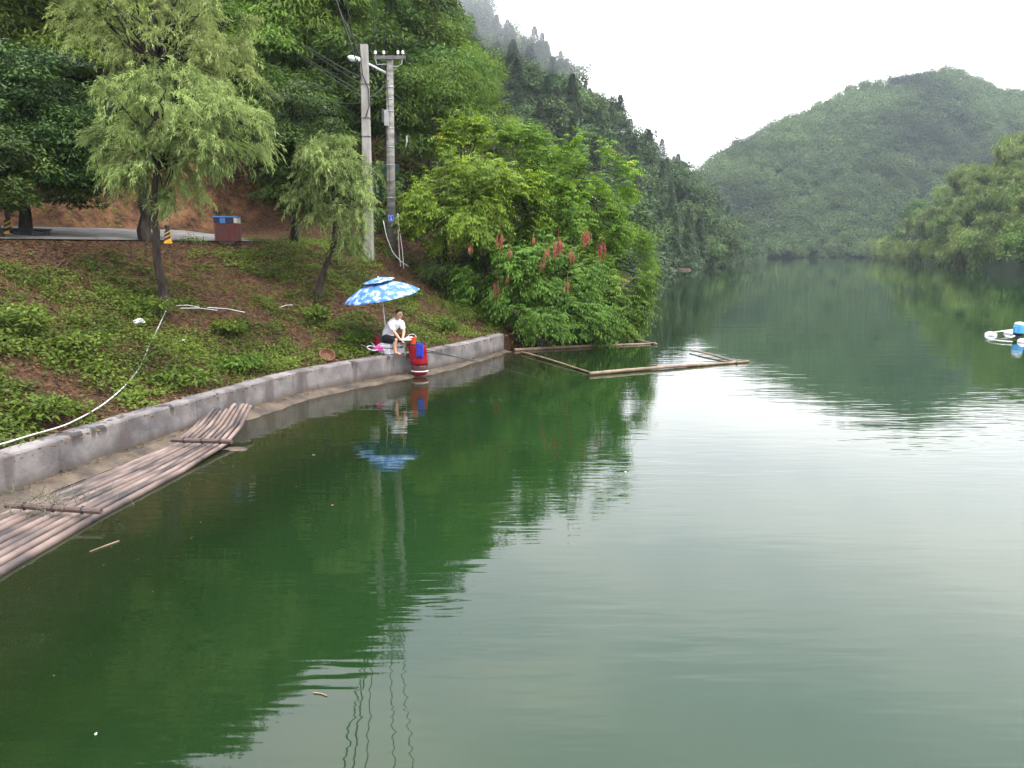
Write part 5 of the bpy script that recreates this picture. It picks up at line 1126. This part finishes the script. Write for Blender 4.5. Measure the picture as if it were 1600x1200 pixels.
# umbrella
def umbrella():
    Yu = 20.0; cen = at_y(597, 463, Yu); foot = at_y(606, 534, 20.25); foot[2] = hgt(foot[0], foot[1]); t = empty('fishing_umbrella', tuple(foot), 'large blue and white patterned fishing umbrella with a second small top', 'umbrella')
    c = cen - foot; Rr = 60 * Yu / FPX; rt = Matrix.Rotation(R(-9.5), 3, 'Y') @ Matrix.Rotation(R(6), 3, 'X'); hgt_ = .40
    m = bpy.data.materials.new('umbrella_fabric'); m.use_nodes = True; tr_ = m.node_tree; n = tr_.nodes; l = tr_.links; p = n['Principled BSDF']; p.inputs['Roughness'].default_value = .6
    tc = n.new('ShaderNodeTexCoord'); z = n.new('ShaderNodeTexNoise'); z.inputs['Scale'].default_value = 6.5; z.inputs['Detail'].default_value = 3; z.inputs['Roughness'].default_value = .6; cr = n.new('ShaderNodeValToRGB'); e = cr.color_ramp.elements
    cr.color_ramp.interpolation = 'LINEAR'; e[0].position = .5; e[0].color = (.075, .21, .58, 1); e[1].position = .58; e[1].color = (.44, .60, .78, 1); k = e.new(.40); k.color = (.05, .15, .50, 1)
    l.new(tc.outputs['Object'], z.inputs['Vector']); l.new(z.outputs['Fac'], cr.inputs[0]); l.new(cr.outputs[0], p.inputs['Base Color'])
    tl_ = n.new('ShaderNodeBsdfTranslucent'); mx_ = n.new('ShaderNodeMixShader'); mx_.inputs[0].default_value = .25; l.new(cr.outputs[0], tl_.inputs[0]); l.new(p.outputs[0], mx_.inputs[1]); l.new(tl_.outputs[0], mx_.inputs[2]); l.new(mx_.outputs[0], n['Material Output'].inputs['Surface'])
    def canopy(R0, R1, h0, h1, name, par, ex=1.6):
        mb = MB(); vs = []; n_r, n_a = 9, 64
        for j in range(n_r):
            k = j / (n_r - 1); rr = R1 + (R0 - R1) * k; z_ = h1 + (h0 - h1) * k ** ex
            for i in range(n_a):
                a = 2 * math.pi * i / n_a; ph = (a * 8 / (2 * math.pi)) % 1; sag = 1 - .045 * math.sin(math.pi * ph) * k ** 2; dz = -.03 * math.sin(math.pi * ph) * k * (1 - k) * 2
                vs.append(np.array(rt @ Vector((rr * sag * math.cos(a + .2), rr * sag * math.sin(a + .2), z_ + dz))) + c)
        mb.add(vs, [(j * n_a + i, (j + 1) * n_a + i, (j + 1) * n_a + (i + 1) % n_a, j * n_a + (i + 1) % n_a) for j in range(n_r - 1) for i in range(n_a)])
        o_ = mb.build(name, m, par, smooth=True); o_.modifiers.new('s', 'SOLIDIFY').thickness = .004; return o_
    canopy(Rr, .24, 0, .34, 'canopy', t); 
    canopy(.41, .02, .40, .485, 'top_canopy', t, 1.3)
    for i in range(8):
        a = 2 * math.pi * i / 8 + .2; mb = MB(); P = [np.array(rt @ Vector((r_ * math.cos(a), r_ * math.sin(a), z_))) + c for r_, z_ in ((.02, .36), (.35, .30), (.7, .15), (Rr * .99, -.01))]; mb.tube(P, .005, 5); rb = mb.build('rib', M['metal_dark'], t)
        mb = MB(); mb.tube([np.array(rt @ Vector((0, 0, .10))) + c, np.array(rt @ Vector((.52 * math.cos(a), .52 * math.sin(a), .22))) + c], .004, 5); mb.build('strut', M['metal'], rb)
    topv = np.array(rt @ Vector((0, 0, .515))) + c; hub = np.array(rt @ Vector((0, 0, .02))) + c; mb = MB(); mb.tube([(0, 0, -.05), hub, topv], .014, 8); mb.build('pole', M['white_paint'], t)
umbrella()

# ------------------------------------------------------------------ aerator, far platform, floating bits
def aerator():
    c = at_z(1590, 529, 0); o = c; t = empty('aerator', tuple(c), 'floating aerator with a blue domed motor and white floats at the right edge', 'aerator'); s = c[1] / FPX
    q = lambda px, py, z=None, Y=None: (at_z(px, py, z) if Y is None else at_y(px, py, Y)) - o
    mp_ = q(1590, 516, Y=c[1]); mb = MB(); z0 = .16; mb.lathe((0.02, 0, z0 + .04), [(.19, 0), (.19, .27), (.15, .30), (.15, .31)], 20); mo = mb.build('motor', M['float_blue'], t, bevel=.01)
    mb = MB(); mb.lathe((.02, 0, z0 + .35), [(.17, 0), (.175, .02), (.12, .07), (.03, .09)], 20); mb.build('dome_cap', M['white_paint'], mo, smooth=True)
    mb = MB(); mb.box((-.15, -.05, z0 + .17), (.10, .14, .22)); mb.build('switch_box', M['float_blue'], mo, bevel=.01)
    mb = MB(); mb.lathe((.02, 0, z0 - .06), [(.10, 0), (.17, .06), (.2, .10)], 16); mb.tube([(.02, 0, -.2), (.02, 0, z0)], .08, 10); mb.build('base_plate', M['metal_dark'], t)
    for (px, py) in ((1548, 524), (1578, 521), (1612, 520), (1600, 535)):
        p = q(px, py, 0.0); mb = MB(); mb.ball(p + A(0, 0, .02), (.20, .24, .12), 16); mb.build('float', M['float_white'], t, smooth=True)
    mb = MB(); a0 = q(1548, 518, .12); mb.tube([q(1582, 515, .14), q(1562, 518, .14), q(1548, 520, .13), q(1540, 525, .08), q(1550, 531, .05), q(1565, 533, .05), q(1582, 534, .05)], .022, 8); mb.build('frame_rail', M['white_pvc'], t, smooth=True)
    mb = MB(); mb.box(q(1548, 515, .16), (.1, .05, .04)); mb.tube([q(1578, 524, .1), (0, 0, .15)], .02, 6); mb.tube([q(1612, 522, .1), (0, 0, .15)], .02, 6); mb.build('arm', M['metal_dark'], t)
aerator()
c = at_z(1040, 422, 0); t = empty('mooring_platform', tuple(c), 'small far wooden platform moored by the misty hill shore', 'platform'); mb = MB()
for i in range(7): mb.box((-1.9 + i * .85, 0, .16), (.8, 1.6, .10))
mb.box((.65, -.7, .02), (6.0, .12, .25)); mb.build('deck', M['bamboo'], t)
mb = MB(); mb.box((.0, 0, .45), (.5, .5, .5)); mb.build('crate', M['plastic_white'], t, bevel=.02)
g = np.random.default_rng(15)
def leaf_on_water(px, py, r_, m, label):
    c = at_z(px, py, .004); mb = MB(); n = 9; vs = [(r_ * math.cos(a) * (1 + .3 * math.cos(a)), r_ * .6 * math.sin(a), .003 + .006 * math.cos(2 * a)) for a in np.linspace(0, 6.283, n + 1)[:-1]]; mb.add(vs, [tuple(range(n))]); o = mb.build('floating_leaf', m, loc=tuple(c)); o.rotation_euler[2] = g.uniform(0, 3); o.modifiers.new('s', 'SOLIDIFY').thickness = .003; tag(o, label, 'leaf', 'leaves floating on the lake')
leaf_on_water(520, 790, .03, M['orange_leaf'] if 'orange_leaf' in M else M['basket'], 'single reddish leaf floating on the dark green water')
leaf_on_water(491, 711, .035, M['dry_weed'], 'small pale leaf floating below the wall right of the raft')
leaf_on_water(149, 1147, .010, M['porcelain'], 'tiny white speck floating at the bottom left of the lake')
leaf_on_water(977, 737, .014, M['porcelain'], 'tiny white petal floating in the bright sky reflection')
n = 170; q, _ = offset_line(WALL, -1.0, 4, 24, .1); q = q[g.integers(0, len(q), n)] + np.abs(g.normal(size=(n, 1))) * [[1.3, -.4]] + g.normal(size=(n, 2)) * .25; lv = Leaves(); lv.add(np.column_stack([q, np.full(n, .004)]), np.column_stack([g.normal(size=(n, 2)), np.zeros(n)]), np.tile([0, 0, 1.], (n, 1)) + g.normal(size=(n, 3)) * .03, g.uniform(.012, .04, n), g.uniform(.008, .02, n), g.random(n)); lv.build('floating_debris', M['litter'])['kind'] = 'stuff'
for p0, p1, r_, lb in [((140, 862), (186, 845), .009, 'thin pale stick floating beside the raft'), ((490, 1082), (511, 1087), .005, 'tiny straw floating in the sky reflection at the bottom')]:
    a, b = at_z(*p0, .006), at_z(*p1, .006); mb = MB(); mb.tube([a, (a + b) / 2 + A(0, .01, 0), b], r_, 5); tag(mb.build('floating_stick', M['bamboo']), lb, 'stick', 'sticks floating on the lake')
c = at_z(368, 702, .0); mb = MB(); mb.ball((0, 0, 0), (.2, .12, .02), 14); g = np.random.default_rng(2); mb.v = [tuple(np.array(v) * (1 + .2 * g.normal())) for v in mb.v]; tag(mb.build('flat_stone', M['stone_mud'], loc=tuple(c)), 'flat pale stone breaking the water beside the raft tip', 'stone') if 'stone_mud' in M else tag(mb.build('flat_stone', mud, loc=tuple(c)), 'flat pale stone breaking the water beside the raft tip', 'stone')

# ------------------------------------------------------------------ haze
def haze():
    x0, x1, y0, y1, z0, z1 = -905, 905, -305, 1205, -4, 128
    def vol(name, dens, mb, col=(.78, .87, 1, 1)):
        m = bpy.data.materials.new(name); m.use_nodes = True; n = m.node_tree.nodes; n.clear(); o = n.new('ShaderNodeOutputMaterial'); v = n.new('ShaderNodeVolumePrincipled'); v.inputs['Density'].default_value = dens; v.inputs['Color'].default_value = col; v.inputs['Anisotropy'].default_value = .2
        m.node_tree.links.new(v.outputs[0], o.inputs['Volume']); h = mb.build(name, m); h['kind'] = 'stuff'; return h
    mb = MB(); mb.box(((x0 + x1) / 2, (y0 + y1) / 2, (z0 + z1) / 2), (x1 - x0, y1 - y0, z1 - z0)); vol('haze', .00022, mb)
    mb = MB()
    for c, r_ in (((-16, 122, 48), (34, 16, 15)), ((2, 124, 41), (20, 13, 9)), ((12, 126, 34), (14, 10, 5))): mb.ball(c, r_, 24)
    h = vol('mist', .0085, mb, (.93, .96, 1, 1)); q = h.modifiers.new('join', 'REMESH'); q.mode = 'VOXEL'; q.voxel_size = .8; q = h.modifiers.new('soft', 'SMOOTH'); q.iterations = 12
haze()
